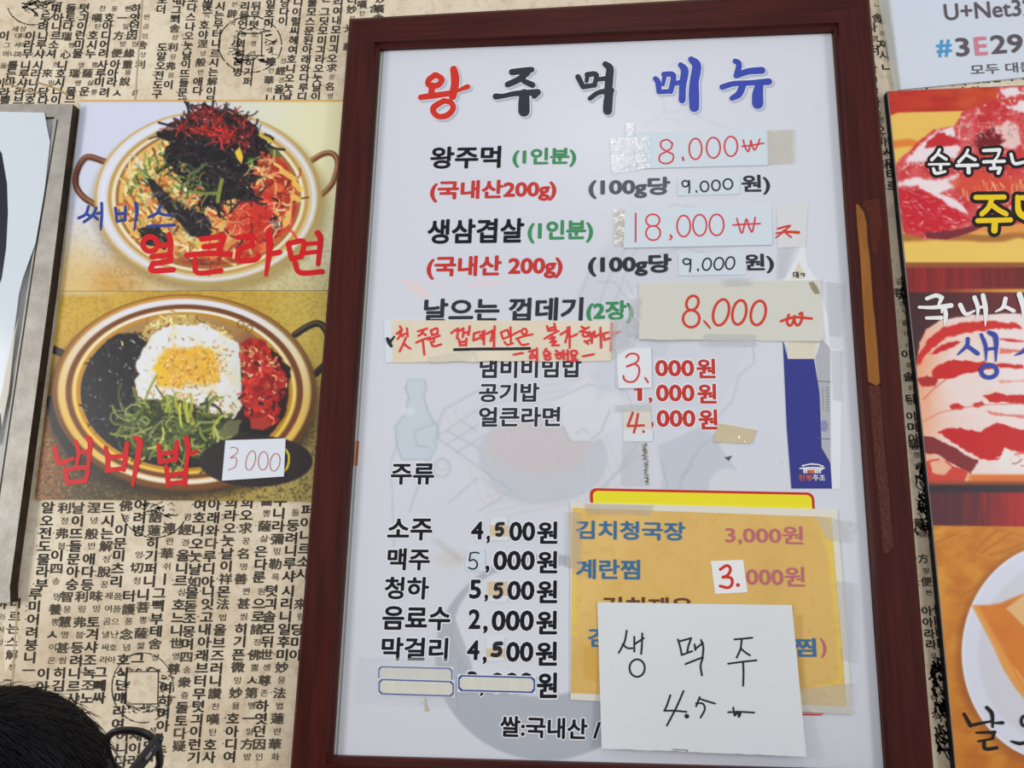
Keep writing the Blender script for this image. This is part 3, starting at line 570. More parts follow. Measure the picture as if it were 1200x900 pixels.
ink(n2, '632,815 612,808 597,822 606,842 628,840 637,815;638,808 640,845 638,880; 680,868,10 682,876,8;' + ell(728, 842, 24, 30) + ell(795, 836, 24, 30) + ell(865, 828, 27, 30), 680, 50, 5, 9, PENK, ND)
q = [(731, 245.5), (904, 240.5), (905, 286.8), (731, 290.5)]; dd = lift_bottom(q, ND, .0016)
n3 = note('price_note', q, dd, NOTE_B, 'wide white price note reading 18,000 in red pen', 'note', None, 5, 4)
ink(n3, '175,150 174,315;' + ell(275, 190, 40, 35) + ell(277, 265, 42, 42) + '380,280,14 386,292,10 374,304,8;' + ell(456, 224, 39, 62) + ell(550, 219, 40, 62) + ell(649, 217, 42, 62) + '768,180 780,225 797,266 812,220 824,182 838,225 856,260 868,215 875,174;745,218 820,213 904,210', 710, 220, 5, 9, PENR, dd)
sheet('tape', [(719, 246), (732, 244), (732, 288), (720, 289)], ND + .001, TAPEY, n3, ND + .0008, 2, 4)
t1 = empty('price_scrap', W(923, 270, SD), 'crinkled taped scrap with a small red won sign right of the 18,000 note', 'scrap')
sheet('paper', [(910, 241), (947, 238), (944, 289), (911, 291)], ND - .0002, mat('scrap_paper', (212, 214, 216), .35, bump=(50, .4)), t1, SD + .0003, 3, 3)
ink(t1, '1008,240,12 1050,228,12 1080,222,12;1078,224 1050,250 1022,272;1000,266,10 1060,258,14 1130,262,18;1000,290 1030,265 1062,238;1040,250 1062,270 1086,290', 710, 220, 5, 10, PENO, ND - .0002)
q = [(795, 297), (874, 296), (874, 322), (795, 323)]
n4 = note('price_note', q, ND, NOTE_B, 'lower of two tiny slips with 9.000 in black pen, above the cream note', 'note')
ink(n4, '495,425 470,415 452,430 465,448 488,445 497,428;497,420 496,460 492,492;540,478,11 541,486,9;' + ell(592, 448, 25, 35, .12) + ell(662, 445, 27, 36, .12) + ell(728, 441, 26, 36, .12), 710, 220, 5, 9, PENK, ND)
q = [(749, 331.5), (962, 328), (963, 400), (749, 397.5)]; dd = lambda x, y: ND + .0008 + .0035 * np.clip((y - 350) / 48, 0, 1) ** 2 * (.55 + .45 * np.cos((x - 790) / 30)) + .0006 * np.sin(x / 37)
n5 = note('price_note', q, dd, NOTE_C, 'big cream price note reading 8,000 in orange pen over a blue label', 'note', None, 16, 8, ragged=.5)
ink(n5, ell(357, 175, 35, 42, .15) + ell(350, 267, 48, 50) + '425,280,10 444,302,12 462,324,9;' + ell(525, 230, 45, 76, .18, start=60) + ell(632, 230, 40, 71, .14) + ell(743, 233, 43, 71, .14) + '922,244 912,285 926,308 945,292 955,252;955,252 958,290 976,306 995,280 1000,234 985,240;876,282 915,268 960,258 1010,262 1056,266', 740, 320, 5, 15, PENO, dd)
cutout('folded_corner', [(948, 331), (953, 330), (957.5, 336), (961, 344), (955, 344), (951, 338)], lambda x, y: dval(dd, x, y) + .0006, mat('folded_brown', (150, 140, 116), .7), n5)
sheet('tape', [(823, 391), (885, 392), (888, 406), (824, 405)], lambda x, y: dval(dd, x, np.minimum(y, 398)) + .0006, CLEAR, n5, lambda x, y: dval(dd, x, np.minimum(y, 398)) + .0003, 6, 2); sheet('tape', [(848, 325), (880, 325), (880, 334), (848, 335)], ND + .0035, CLEAR, n5, ND + .0033, 3, 2)
sheet('tape', [(738, 350), (752, 349), (752, 392), (738, 396)], ND + .002, CLEAR, n5, ND + .0018, 2, 4)
# handwritten strip under the skin-on pork line
qs = [(458.6, 375.3), (721, 376), (716, 423), (460, 424.6)]
dd = lambda x, y: ND + .0008 + .0022 * np.clip((y - 402) / 20, 0, 1) ** 2 * np.exp(-((x - 560) / 55) ** 2) + .0012 * np.clip((x - 660) / 60, 0, 1) * np.clip((400 - y) / 25, 0, 1)
STRIPM = mat('aged_strip_paper', (226, 217, 198), .6, grain=((9, 9, 9), .5, (214, 196, 164)))
n6 = empty('handwritten_strip', W(590, 400, SD), 'yellowed paper strip with red handwriting and one black underline', 'note')
sheet('paper', qs, dd, STRIPM, n6, SD + .0003, 22, 6, ragged=.7)
RP = mat('strip_red_pen', (222, 60, 58), .5)
ink(n6, '148,138 160,158;118,210 168,168;165,175 150,225 128,258;150,212 172,232;182,215 215,205;215,158 222,232;205,245 182,300 146,374;182,298 212,325 246,348;318,186 402,160;372,172 345,215 322,228;362,200 392,222;302,292 360,265 432,242;362,268 370,330 378,404;438,178 452,222;438,178 495,158 502,205;452,222 502,206;415,266 520,226;466,252 466,285;440,285 462,326 535,308;630,202 662,178 695,160;690,160 690,205 684,250;705,182 745,158;742,158 742,200 738,240;752,202 796,190;803,138 798,180 790,220;700,258 712,312;772,255 768,318;706,288 766,280;712,318 765,312;845,205 898,190;843,205 838,268;838,270 905,245;900,224 925,216;925,190 922,262;940,180 935,308;962,208 1018,178;1018,180 1012,230 1000,276;1037,138 1032,240 1030,338', 450, 365, 8, 21, RP, dd)
ink(n6, '-26,196 -4,258;-26,198 10,182 38,172;38,172 48,200 54,230;-4,258 54,232;66,148 68,220 70,290;72,225 112,205 155,182;10,285 35,312 88,298;' + ell(195, 188, 24, 26) + '118,256 190,232 272,214;135,262 172,312 235,304;408,136 420,182;476,112 490,172;414,162 482,145;420,182 490,172;385,256 450,215 516,182;450,215 456,240;430,256 482,240 440,290;440,290 492,276 456,318;456,318 520,316;535,216 604,172;602,150 598,220 580,290;618,145 620,240 620,340;622,242 690,212;730,142 758,156;715,192 800,148;' + ell(768, 214, 24, 22) + '806,190 812,240;760,276 795,305;832,200 828,296;768,285 828,262;852,185 858,238;856,240 902,212;908,150 916,340;985,195 936,208;936,208 945,266;945,268 1000,245;1016,112 1012,240 1008,365;1010,222 1085,185;240,376 292,360;280,362 268,395 248,422;262,398 298,418;248,440 300,430;312,345 315,465;400,348 376,390;400,365 432,385;380,412 440,400;' + ell(415, 436, 25, 17) + '490,366 510,380;485,402 545,385;' + ell(520, 422, 22, 20) + '560,365 568,450;570,402 596,395;602,362 604,458;' + ell(660, 388, 28, 22) + '640,418 650,452;672,418 672,452;625,466 695,455;95,404 180,388;745,420 845,400', 590, 365, 8, 20, RP, dd)
ink(n6, '660,358 900,352 1200,350 1365,346', 450, 365, 8, 28, PENK, dd, 'underline')
sheet('tape', [(450, 376), (460, 375.5), (461, 424.5), (452, 425)], ND + .0006, mat('white_tape', (214, 222, 232), .4), n6, SD + .0003, 1, 3)
ink(n6, '32,255,30 48,290,36 68,325,26;60,280,24 96,235,16', 450, 365, 8, 30, PENK, ND + .0012, 'pen_blot')
sheet('tape', [(500, 418), (556, 410), (560, 422), (502, 426)], lambda x, y: dval(dd, x, np.minimum(y, 422)) + .0005, CLEAR, n6, ND, 4, 2)
sheet('tape', [(714, 375), (742, 372), (742, 405), (716, 420)], ND + .003, CLEAR, n6, ND + .0028, 3, 3)
# small digit notes
q = [(722.4, 409), (763, 407.6), (763.6, 454.4), (725, 455)]; dd = lambda x, y: ND + .0008 + .003 * np.clip((763 - x) / 42, 0, 1) * np.clip((y - 405) / 48, .2, 1)
n7 = note('digit_note', q, dd, mat('digit_paper', (222, 227, 232), .6), 'square white note with a red handwritten 3 above the red 4 note', 'note', None, 4, 4)
ink(n7, '118,142 140,124 175,124 192,145 180,172 140,192,12 126,196,16;130,194,12 165,182 192,200 194,240 172,280 135,288 108,272 102,252;230,264 238,276 247,290', 710, 390, 5, 11, PENR, dd)
q = [(730, 480), (762, 478), (765, 516.5), (731, 517)]
n8 = note('digit_note', q, ND, mat('stained_digit_paper', (216, 212, 204), .6), 'stained note with a red handwritten 4 stuck below the 1,000 price', 'note', None, 2, 2)
ink(n8, '158,468 142,510 128,545;128,546 180,544 222,542;188,475 178,530 164,585;220,578,16', 710, 390, 5, 14, PENO, ND)
sheet('tape', [(720, 474.5), (763, 473), (763, 482), (720, 483)], ND + .0006, CLEAR, n8, ND + .0004, 3, 1); sheet('paper_flap', [(730, 504), (765, 504), (765, 517), (731, 517.5)], ND + .0003, NOTE_W, n8, ND + .0002)
def digit(q, label, s_, tanq=None, w=18, m_=NOTE_W, pen=PENK):
    o = note('digit_note', q, ND, m_, label, 'note', None, 1, 1)
    if tanq: cutout('stained_band', tanq, ND + .0002, mat('tan_stain', (212, 192, 158), .6), o, .0001)
    ink(o, s_, 530, 590, 4.5, w, pen, ND); return o
digit([(575, 606.5), (595, 607), (596, 633), (574, 633.5)], 'tan-banded paper bit with a bold black 5 in the first drink price', '268,106 240,110 234,136;234,136 258,132 264,150 252,166 236,164', [(575, 615.5), (595.4, 615.5), (595.8, 628.5), (574.3, 628.5)], 19)
digit([(546.5, 643), (568, 643.5), (568.5, 669.5), (545, 669)], 'bluish slip with a thin pencilled 5 starting the beer price, second drink row', '95,262 120,258 140,262;96,262 93,282 91,302 112,296 130,312 128,336 108,346 86,338', None, 8, NOTE_B)
digit([(572.2, 681), (593.5, 681), (594.4, 706), (572, 705.5)], 'tan-topped paper bit with a bold black 5 in the third drink price', '260,424 234,428 228,452;228,452 252,450 258,476 240,494 222,492', [(572.2, 681.6), (593.4, 681.6), (594, 698), (572, 698)], 19)
digit([(570, 746.7), (591.5, 746.7), (591, 774.5), (570.3, 775)], 'stained paper bit with a bold black 5 in the fifth drink price', '258,738 228,742 224,766;224,766 248,764 252,786 236,800 212,798', [(570.1, 760), (591.2, 760), (591.1, 770), (570.2, 770)], 22)
# blank blue-bordered stickers
STK = mat('cream_sticker', (218, 217, 206), .45, grain=((60, 4, 12), .5, (200, 198, 186))); BRD = mat('blue_border', (44, 78, 160), .45)
def sticker(x0, y0, x1, y1, dy, d, label):
    q = [(x0 - 1, y0 - 1), (x1 + 1, y0 - 1 + dy), (x1 + 1, y1 + 1 + dy), (x0 - 1, y1 + 1)]
    o = note('blank_sticker', q, d, mat('sticker_rim', (226, 228, 230), .45), label, 'sticker', 'blank stickers', 1, 1)
    c = 3.2
    def oct_(g): return [(x0 + c + g, y0 + g), (x1 - c - g, y0 + dy + g), (x1 - g, y0 + dy + c + g), (x1 - g, y1 + dy - c - g), (x1 - c - g, y1 + dy - g), (x0 + c + g, y1 - g), (x0 + g, y1 - c - g), (x0 + g, y0 + c + g)]
    cutout('border', oct_(0), d + .0002, BRD, o, .0001); cutout('blank_field', oct_(1.8), d + .0004, STK, o, .0001)
sticker(443, 780.5, 530.5, 800, 2, ND - .0004, 'upper blank blue-rimmed sticker half hidden under another at bottom left'); sticker(443.5, 795.5, 532, 814, 2.5, ND + .0003, 'lower blank blue-rimmed sticker overlapping the one above it at bottom left')
sticker(537, 791, 627, 810, 2.2, ND, 'blank blue-rimmed sticker covering a price, right of two others')
lt = sheet('clear_tape', [(419, 770), (536, 772), (534, 829), (414, 824)], ND + .0006, mat('film_tape', (224, 228, 232), .15, .5, alpha=.12), None, ND + .0004, label='wide clear tape laid over the two left blank stickers', cat='tape')
ink(ms, '325,262,6 330,300,10 338,340,16;318,300,4 306,310,4;330,290,4 350,284,3;322,320,5 350,345,8;330,345,14 340,348,12', 430, 760, 4.8, 8, mat('dirt', (190, 176, 150), .8), SD, 'dirt_mark')
# a loose piece of dirty tape, a shiny scrap and a torn tip
td = empty('old_tape', W(747, 545, SD), 'translucent dirty tape strip below the red 4 note', 'tape')
sheet('film', [(729, 518), (758, 518), (762, 570), (727, 570)], SD + .0008, mat('dull_tape', (214, 214, 214), .3, .4, alpha=.16), td, SD + .0005, 3, 6)
mb = MB(); rr = random.Random(3)
for k in range(46):
    y = 520 + k * 1.05; x = 757 + (y - 520) * .05 + rr.gauss(0, .9)
    for p_, f_, z_ in ink_shapes(f'{x:.2f},{y:.2f} {x - rr.uniform(1, 4):.2f},{y + rr.uniform(-1, 1):.2f}', 0, 0, 1, rr.uniform(.5, 1.2)): mb.add(W(p_[:, 0], p_[:, 1], SD + .001), f_)
tag(mb.build('dirt_fringe', mat('tape_dirt', (142, 134, 118), .9), td), kind='stuff')
gt = sheet('foil_scrap', [(842, 496), (887, 504), (880, 520), (836, 518)], lambda x, y: SD + .0010 + .0016 * np.sin(x / 3.1 + y / 5) ** 2, mat('shiny_scrap', (222, 208, 170), .12, .8, metal=.55, bump=(40, .5)), None, SD + .0003, 10, 4, 'shiny gold torn tape scrap right of the 4,000 price', 'tape')
cutout('tape_tip', [(849, 536), (858, 534), (854, 540)], SD + .0008, mat('grey_tip', (96, 96, 92), .5), ms)
# torn blue label on the right side of the menu
bl = empty('torn_label', W(930, 430, SD), 'torn dark blue bottle label with white ragged edges, beneath the cream note', 'label')
D1 = SD + .0006
cutout('torn_backing', [(941.5, 279), (947, 312), (960, 331), (967, 360), (971, 372), (973, 408), (984.5, 410), (986, 480), (985, 573), (975, 573), (970, 470), (917.5, 400), (917.5, 327), (930, 308)], D1, mat('torn_white', (222, 226, 232), .7), bl)
cutout('blue_field', [(917.5, 398), (923, 420), (954, 420), (960.5, 462), (962.5, 525), (973, 543), (975, 572.5), (927.5, 572.5), (922, 500)], D1 + .0003, mat('label_blue', (58, 62, 138), .3), bl)
cutout('dotted_band', [(922.5, 400), (957.5, 401), (955.5, 420.5), (923.2, 420.5)], D1 + .0005, mat('cream_band', (222, 216, 200), .5), bl)
mb = MB()
for i in range(11):
    for j in range(6): p_ = np.array([925.5 + i * 2.8 + .0 * j, 403 + j * 3.0]); a_ = np.linspace(0, 2 * math.pi, 5)[:-1]; mb.add(W(p_[0] + .5 * np.cos(a_), p_[1] + .5 * np.sin(a_), D1 + .0009), [(3, 2, 1, 0)])
tag(mb.build('dots', mat('band_dots', (176, 160, 130), .6), bl), kind='stuff')
cutout('grey_panel', [(955.5, 420.5), (963, 397), (972.5, 408), (973.5, 542), (963, 524), (960.5, 462)], D1 + .0005, mat('grey_panel', (176, 178, 184), .4), bl)
mb = MB()
for k in range(9):
    for p_, f_, z_ in ink_shapes(f'{968 + .1*k:.2f},{454 + k*3.4:.2f} {971 + .05*k:.2f},{454.3 + k*3.4:.2f};{963.5 + .1*k:.2f},{455 + k*3.0:.2f} {964.5 + .1*k:.2f},{455.5 + k*3.0:.2f}', 0, 0, 1, .7): mb.add(W(p_[:, 0], p_[:, 1], D1 + .0009), f_)
for y_ in (446.5, 513.5):
    for p_, f_, z_ in ink_shapes(f'957,{y_} 973,{y_ + 1}', 0, 0, 1, .8): mb.add(W(p_[:, 0], p_[:, 1], D1 + .0009), f_)
tag(mb.build('fine_print', mat('label_print', (104, 106, 128), .5), bl), kind='stuff')
cutout('round_seal', [(966 + 4.5 * math.cos(t), 499 + 7 * math.sin(t)) for t in np.linspace(0, 6.1, 12)], D1 + .0009, mat('lilac_seal', (142, 140, 178), .5), bl)
WHT = mat('label_white', (226, 226, 228), .5); ORG = mat('label_orange', (206, 110, 62), .5)
ink(bl, '146,800,5 168,795,4 178,794,5 200,796,4 216,802,5;138,809,5 180,806,5 220,808,5;150,812,4 214,812,4', 890, 270, 2.9, 5, WHT, D1 + .0006, 'roof_emblem')
ink(bl, '152,815 152,823;160,815 160,823;190,815 190,823;198,815 198,823;206,815 206,823', 890, 270, 2.9, 6, WHT, D1 + .0006, 'roof_emblem'); ink(bl, '170,814 170,823;178,814 178,823;184,814 184,823', 890, 270, 2.9, 7, ORG, D1 + .0006, 'roof_emblem')
text(bl, '진평', 936, 951.5, 556, 563, ORG, D1 + .0006, slope=.02); text(bl, '주조', 952.5, 967, 556.5, 563.5, WHT, D1 + .0006, slope=.02)
cutout('cream_peak', [(936, 307), (941, 318), (943, 326), (927, 327)], D1 + .0003, mat('cream_peak', (214, 208, 190), .6), bl); text(bl, '대ㅋ', 929.5, 943, 318, 325.5, INK, D1 + .0005, slope=.02)
for q_ in ([(912, 290), (932, 289), (920, 326), (910, 328)], [(968, 330), (990, 332), (987, 395), (972, 392)], [(974, 410), (988, 411), (987, 470), (976, 468)]): sheet('tape', q_, D1 + .0012, CLEAR, bl, D1 + .001, 2, 3)

# ---- yellow sheet, orange side-dish sheet and the white note at the bottom right
yl = empty('yellow_sheet', W(825, 705, SD), 'bright yellow sheet with rounded red border behind the orange placard', 'sheet')
def rrect(x0, y0, x1, y1, r, sk=0.0, n=5):
    o = []
    for cx, cy, a in ((x1 - r, y0 + r, -90), (x1 - r, y1 - r, 0), (x0 + r, y1 - r, 90), (x0 + r, y0 + r, 180)):
        for k in range(n + 1): t = math.radians(a + 90 * k / n); o.append((cx + r * math.cos(t), cy + r * math.sin(t)))
    return [(x + .055 * (y - 705), y + .02 * (x - 825)) for x, y in o]
YD = SD + .0006
cutout('red_border', rrect(698, 574.5, 961, 836, 8), YD, mat('border_red', (196, 48, 36), .45), yl); cutout('yellow_field', rrect(701.5, 577.5, 958, 832, 6), YD + .0003, mat('field_yellow', (240, 222, 46), .45), yl)
OD = SD + .0022
op = empty('side_dish_placard', W(830, 712, SD), 'yellowed orange placard with blue dish names in a clear sleeve', 'sign')
sheet('white_margin', [(668.5, 588.5), (981, 597), (999, 837), (668.5, 820)], OD, mat('margin_white', (222, 218, 206), .4), op, SD + .001, 1, 1)
cvo = Canvas(664, 585, 1003, 840, 1.0, 5); cvo.img[:] = cvo.c((220, 182, 106)); cvo.mix((cvo.noise(60, 3) - .5) * 1.1, (200, 160, 86)); cvo.mix(.5 * cvo.poly([(690, 596), (770, 598), (700, 700), (672, 760), (670, 620)], 30), (232, 196, 122))
yel = np.maximum(cvo.poly([(660, 580), (690, 590), (672, 615), (672, 640), (660, 640)], 6), np.maximum(cvo.poly([(668, 672), (676, 672), (676, 745), (668, 745)], 2), np.maximum(cvo.poly([(950, 590), (982, 597), (998, 837), (985, 834), (980, 740), (970, 650)], 6), cvo.poly([(925, 815), (1000, 790), (1000, 840), (910, 840)], 6))))
cvo.mix(.65 * yel, (232, 204, 90)); cvo.mix(.5 * cvo.poly([(684, 757), (700, 760), (700, 800), (684, 795)], 3), (206, 160, 60)); cvo.mix(.35 * np.maximum(cvo.poly([(932, 720), (940, 720), (944, 810), (936, 810)], 4), cvo.poly([(985, 760), (997, 760), (998, 800), (990, 800)], 4)), (170, 130, 70))
cvo.mix(.4 * (cvo.noise(9, 2, 1, 1) > .68), (212, 172, 92))
picture('orange_field', cvo, [(671, 595), (974, 606), (992, 828), (669, 812)], OD + .0003, print_mat('sleeved_print', .3, .3), op, 2.0)
PB = mat('placard_blue', (58, 112, 160), .45); PP = mat('placard_pink', (190, 104, 118), .45); PBR = mat('placard_brown', (104, 64, 40), .45)
ON = OD + .0005
text(op, '김치청국장', 675, 803, 609.5, 631.5, PB, ON, .024, slope=.018); text(op, '3,000원', 850, 941, 615.5, 638, PP, ON, .012, slope=.012)
text(op, '계란찜', 675, 750, 655, 678.5, PB, ON, .024, slope=.012); text(op, '000원', 874.5, 943, 663.5, 686.5, PP, ON, .012, slope=.012)
text(op, '김치제육', 706, 812, 699, 722, PBR, ON, .024, slope=.012); text(op, '김', 689, 711, 736, 758, PB, ON, .024); text(op, '찜', 930, 956.5, 747.5, 769.5, PB, ON, .024); text(op, ')', 961.5, 968.5, 748, 771, PP, ON, .012)
for q_ in ([(684, 590), (766, 592), (762, 604), (690, 602)], [(955, 604), (1004, 612), (996, 636), (968, 632)], [(664, 600), (680, 600), (682, 668), (664, 664)], [(980, 680), (1004, 684), (1004, 776), (988, 774)], [(900, 812), (1002, 800), (1000, 838), (904, 836)]): sheet('tape', q_, OD + .0012, TAPEY if q_[0][0] < 700 else CLEAR, op, OD + .001, 3, 3)
q = [(833, 657.5), (871, 656), (876, 694), (838, 696)]
n9 = note('digit_note', q, OD + .001, mat('bright_digit_paper', (232, 232, 236), .6), 'white square note with a red 3 stuck on the orange placard', 'note', None, 1, 1, base=OD + .0006)
ink(n9, '552,322 575,308 588,320 580,340 562,350;562,348 590,352 594,372 580,386 552,380;614,376,13', 660, 560, 3, 10, mat('bright_red_pen', (208, 50, 38), .45), OD + .001)
q = [(700, 705.7), (928, 709), (945, 886.7), (705, 877)]
dd = lambda x, y: OD + .003 + .012 * np.clip((y - 740) / 145, 0, 1) ** 1.6 * (.55 + .45 * np.clip((x - 700) / 240, 0, 1)) + .0007 * np.sin(x / 33 + y / 50)
n10 = note('beer_note', q, dd, mat('white_writing_paper', (218, 223, 227), .65, bump=(22, .12)), 'big white paper note handwritten in black, torn along its lower edge', 'note', None, 30, 22, ragged=.35, base=lambda x, y: dval(dd, x, y) - .0004)
cutout('torn_flap', [(786, 877.5), (806, 878.5), (806, 883.5), (803, 879.5), (790, 879)], lambda x, y: dval(dd, x, y) + .0008, mat('torn_grey', (150, 146, 138), .8), n10)  # grey-brown sliver at the torn lower edge
for s_ in ('200,176 190,230 172,268 158,292;178,248 205,268 230,268;240,208 240,286;240,248 290,215;282,190 280,250 276,298;' + ell(255, 373, 40, 46), '470,222 482,262 490,304;478,232 540,215;540,215 524,262 520,292;490,304 545,284;558,248 562,278;562,272 602,240;592,225 604,262 600,318;510,352 560,332 602,316;602,316 590,360 597,412', '768,222 815,218 862,213;806,226 800,272 780,318;800,268 825,290 850,306;735,350 810,340 884,332;814,338 816,400 814,466', '430,516 412,570 398,598;398,598 455,598 515,604;500,494 462,580 412,676', '516,626,24', '585,526 566,575;566,560 600,560 612,590 590,634;588,536 625,548 665,560', '735,606 800,604 872,608;762,582 770,625 785,600 792,632 802,604'):
    ink(n10, s_, 690, 700, 4.5, 10, PENK, dd, 'handwritten_character')

# ------------------------------------------------------------------ left: two dish posters
PD = .004
PRINT = print_mat('satin_poster_print', .4, .4)
def poster(name, quad, label, cv, m_edge):
    c = np.mean(np.asarray(quad, float), 0); o = empty(name, W(c[0], c[1], 0), label, 'poster'); sheet('panel', quad, PD - .0005, m_edge, o, .0005); picture('printed_picture', cv, quad, PD, PRINT, o, 1.0); return o
cv = Canvas(66, 112, 406, 346, 1.0, 31); X, Y = cv.X, cv.Y
t = np.clip((X - 100) / 290, 0, 1) * .75 + np.clip((Y - 130) / 200, 0, 1) * .25
cv.mix2(1, (208, 214, 236), (226, 222, 180), sm(.15, .8, t)); cv.mix(sm(270, 335, Y) * sm(240, 120, X) * .9, (206, 152, 62)); cv.mix(sm(180, 340, Y) * sm(300, 390, X) * .8, (196, 196, 168))
cv.mix(sm(290, 335, Y) * sm(170, 240, X) * .45, (180, 160, 100)); cv.mix(np.clip((cv.noise(3, 2) - .52) * 3, 0, 1) * sm(200, 320, Y) * .35, (120, 104, 60)); cv.mix(sm(121, 117, Y), (204, 158, 78))
cv.mix(sm(230, 300, Y) * sm(130, 95, X) * .6, (226, 204, 150))
def handle(cv, p, w, dark, light):
    q_ = smooth_line(p, 6)[:, :2]; cv.line(q_, w, dark); cv.line(q_ + [-.9, -1.2], w * .35, light, .7)
handle(cv, [(124, 190), (104, 184), (95, 191), (89, 206), (90, 220), (99, 232), (112, 240)], 7.5, (92, 46, 30), (170, 120, 90))
handle(cv, [(364, 189), (380, 180), (391, 181), (396, 192), (391, 212), (384, 222), (376, 229)], 6.5, (104, 56, 30), (206, 160, 110))
cv.mix(.6 * cv.ellm(246, 240, 138, 104, 14), (150, 120, 60))
e = cv.e(244, 232, 133, 102); ang = np.arctan2(Y - 232, X - 244)
cv.mix(cv.ellm(244, 232, 133, 102, 1.5), (206, 170, 92)); gold = .5 + .5 * np.cos(ang - .7)
cv.mix(sm(.985, .97, e) * (.55 + .45 * (1 - gold)), (216, 220, 240)); cv.mix(sm(.02, .0, abs(e - .93)) * .9, (224, 228, 246)); cv.mix(sm(.035, .01, abs(e - .865)) * .9, (190, 146, 66)); cv.mix(sm(.022, .008, abs(e - .835)), (232, 222, 190)); cv.mix(sm(.025, .008, abs(e - .80)), (150, 100, 42))
cv.mix(sm(.02, .006, abs(e - .90)) * gold * .7, (214, 190, 120)); cv.mix(sm(.03, .008, abs(e - .98)) * sm(.2, 1, gold), (172, 150, 90))
food = sm(.80, .78, e); cv.mix2(food, (214, 158, 72), (240, 208, 142), cv.noise(7, 3) * 1.6 - .4)
red = food * np.clip(sm(255, 320, X + (Y - 230) * .15) + sm(280, 310, Y) * .6, 0, 1); cv.mix2(red * .92, (176, 36, 22), (224, 110, 62), cv.noise(9, 3) * 2.2 - .75)
infood = lambda x, y: ((x - 244) / 133) ** 2 + ((y - 232) / 102) ** 2 < .57
cv.strands(420, lambda x, y: infood(x, y) and x < 245 and y > 165, [(240, 214, 150), (228, 178, 84), (206, 132, 56), (246, 232, 196), (150, 150, 70), (222, 190, 120), (178, 92, 42), (150, 80, 30), (214, 120, 50)], (5, 16), (1.8, 4.0), bend=.8)
cv.strands(230, lambda x, y: infood(x, y) and x > 240 and y > 165, [(196, 46, 26), (226, 96, 50), (232, 176, 100), (150, 28, 20), (238, 208, 150), (206, 60, 40), (120, 60, 30), (90, 24, 20)], (7, 26), (1.3, 3.4), bend=.45)
cv.mix(.8 * cv.poly([(280, 232), (320, 226), (322, 262), (300, 290), (268, 268)], 6, 5), (208, 42, 30)); cv.strands(50, inpoly([(272, 230), (322, 226), (325, 280), (270, 275)]), [(226, 90, 60), (176, 24, 20), (240, 150, 110)], (8, 22), (1, 2.4), bend=.6)
for p_ in ([(330, 200), (345, 210)], [(345, 215), (352, 222)], [(343, 230), (350, 234)], [(334, 262), (338, 250)]): cv.line(p_, 6.5, (236, 196, 90), .9)
cv.line([(339, 262), (341, 240), (344, 222)], 3, (232, 180, 110), .9); cv.strands(26, inpoly([(315, 232), (330, 232), (332, 268), (318, 266)]), [(34, 22, 22), (60, 40, 34), (160, 150, 140)], (4, 10), (1.2, 3))
cv.strands(60, inpoly([(146, 215), (170, 185), (200, 170), (205, 190), (168, 215), (160, 240)]), [(96, 130, 54), (190, 190, 90), (220, 210, 140), (60, 90, 40)], (4, 11), (1.6, 3.4))
pile = [(240, 121), (248, 128), (266, 132), (283, 132), (296, 145), (308, 158), (318, 172), (306, 178), (298, 196), (292, 214), (300, 232), (282, 234), (262, 232), (256, 246), (240, 240), (228, 226), (214, 214), (200, 196), (192, 184), (198, 166), (186, 157), (200, 148), (214, 140), (226, 134)]
cv.mix(cv.poly(pile, 2, 5, 7), (30, 24, 28)); cv.mix(cv.poly([(171, 208), (180, 212), (206, 236), (232, 244), (248, 262), (244, 280), (222, 276), (206, 258), (186, 238)], 2, 3, 6), (34, 28, 32)); cv.mix(cv.poly([(160, 268), (186, 266), (200, 280), (194, 292), (170, 286)], 2, 3, 6), (36, 30, 30))
cv.strands(420, inpoly(pile), [(14, 11, 15), (40, 29, 35), (22, 17, 22), (58, 40, 46), (27, 30, 27), (12, 10, 13)], (8, 24), (1., 3.0), bend=.4); cv.strands(40, inpoly([(228, 222), (300, 200), (302, 236), (240, 244)]), [(24, 20, 24), (36, 40, 34), (50, 40, 40)], (10, 26), (1.5, 3.6), bend=.5)
cv.strands(70, inpoly([(171, 208), (180, 212), (206, 236), (232, 244), (248, 262), (244, 280), (222, 276), (206, 258), (186, 238)]), [(18, 16, 22), (58, 52, 58), (40, 32, 30), (120, 100, 80), (80, 76, 84)], (4, 14), (.7, 1.8), bend=.6); cv.strands(40, inpoly([(160, 268), (186, 266), (200, 280), (194, 292), (170, 286)]), [(18, 16, 22), (60, 56, 50), (90, 100, 60), (120, 100, 80)], (3, 9), (.8, 1.8))
cv.strands(24, inpoly([(195, 190), (240, 215), (250, 262), (200, 240)]), [(226, 190, 120), (206, 140, 70), (120, 130, 60)], (6, 16), (1, 2.2), bend=.8)
cv.strands(150, inpoly([(200, 148), (238, 124), (282, 134), (300, 152), (296, 172), (270, 170), (240, 160), (215, 158)]), [(120, 26, 24), (176, 36, 30), (150, 30, 34), (70, 20, 22), (206, 56, 44)], (6, 18), (.7, 1.9), bend=.35)
cv.strands(70, inpoly([(222, 150), (250, 148), (274, 156), (272, 168), (236, 164)]), [(206, 40, 34), (226, 60, 48), (160, 24, 26)], (2, 6), (1.2, 2.6))
cv.strands(20, inpoly([(172, 156), (205, 140), (205, 160)]), [(120, 40, 34), (160, 60, 50), (90, 40, 30)], (8, 22), (.6, 1.1), (-30, 15), .3)
cv.strands(110, inpoly(pile), [(206, 206, 216), (150, 140, 150), (176, 60, 60)], (1, 2.2), (.6, 1.3), al=.8)
cv.strands(45, inpoly([(190, 186), (236, 190), (240, 236), (205, 232)]), [(74, 96, 50), (120, 140, 70), (40, 60, 40), (150, 150, 90), (206, 120, 70)], (7, 20), (1.2, 2.6), bend=.7)
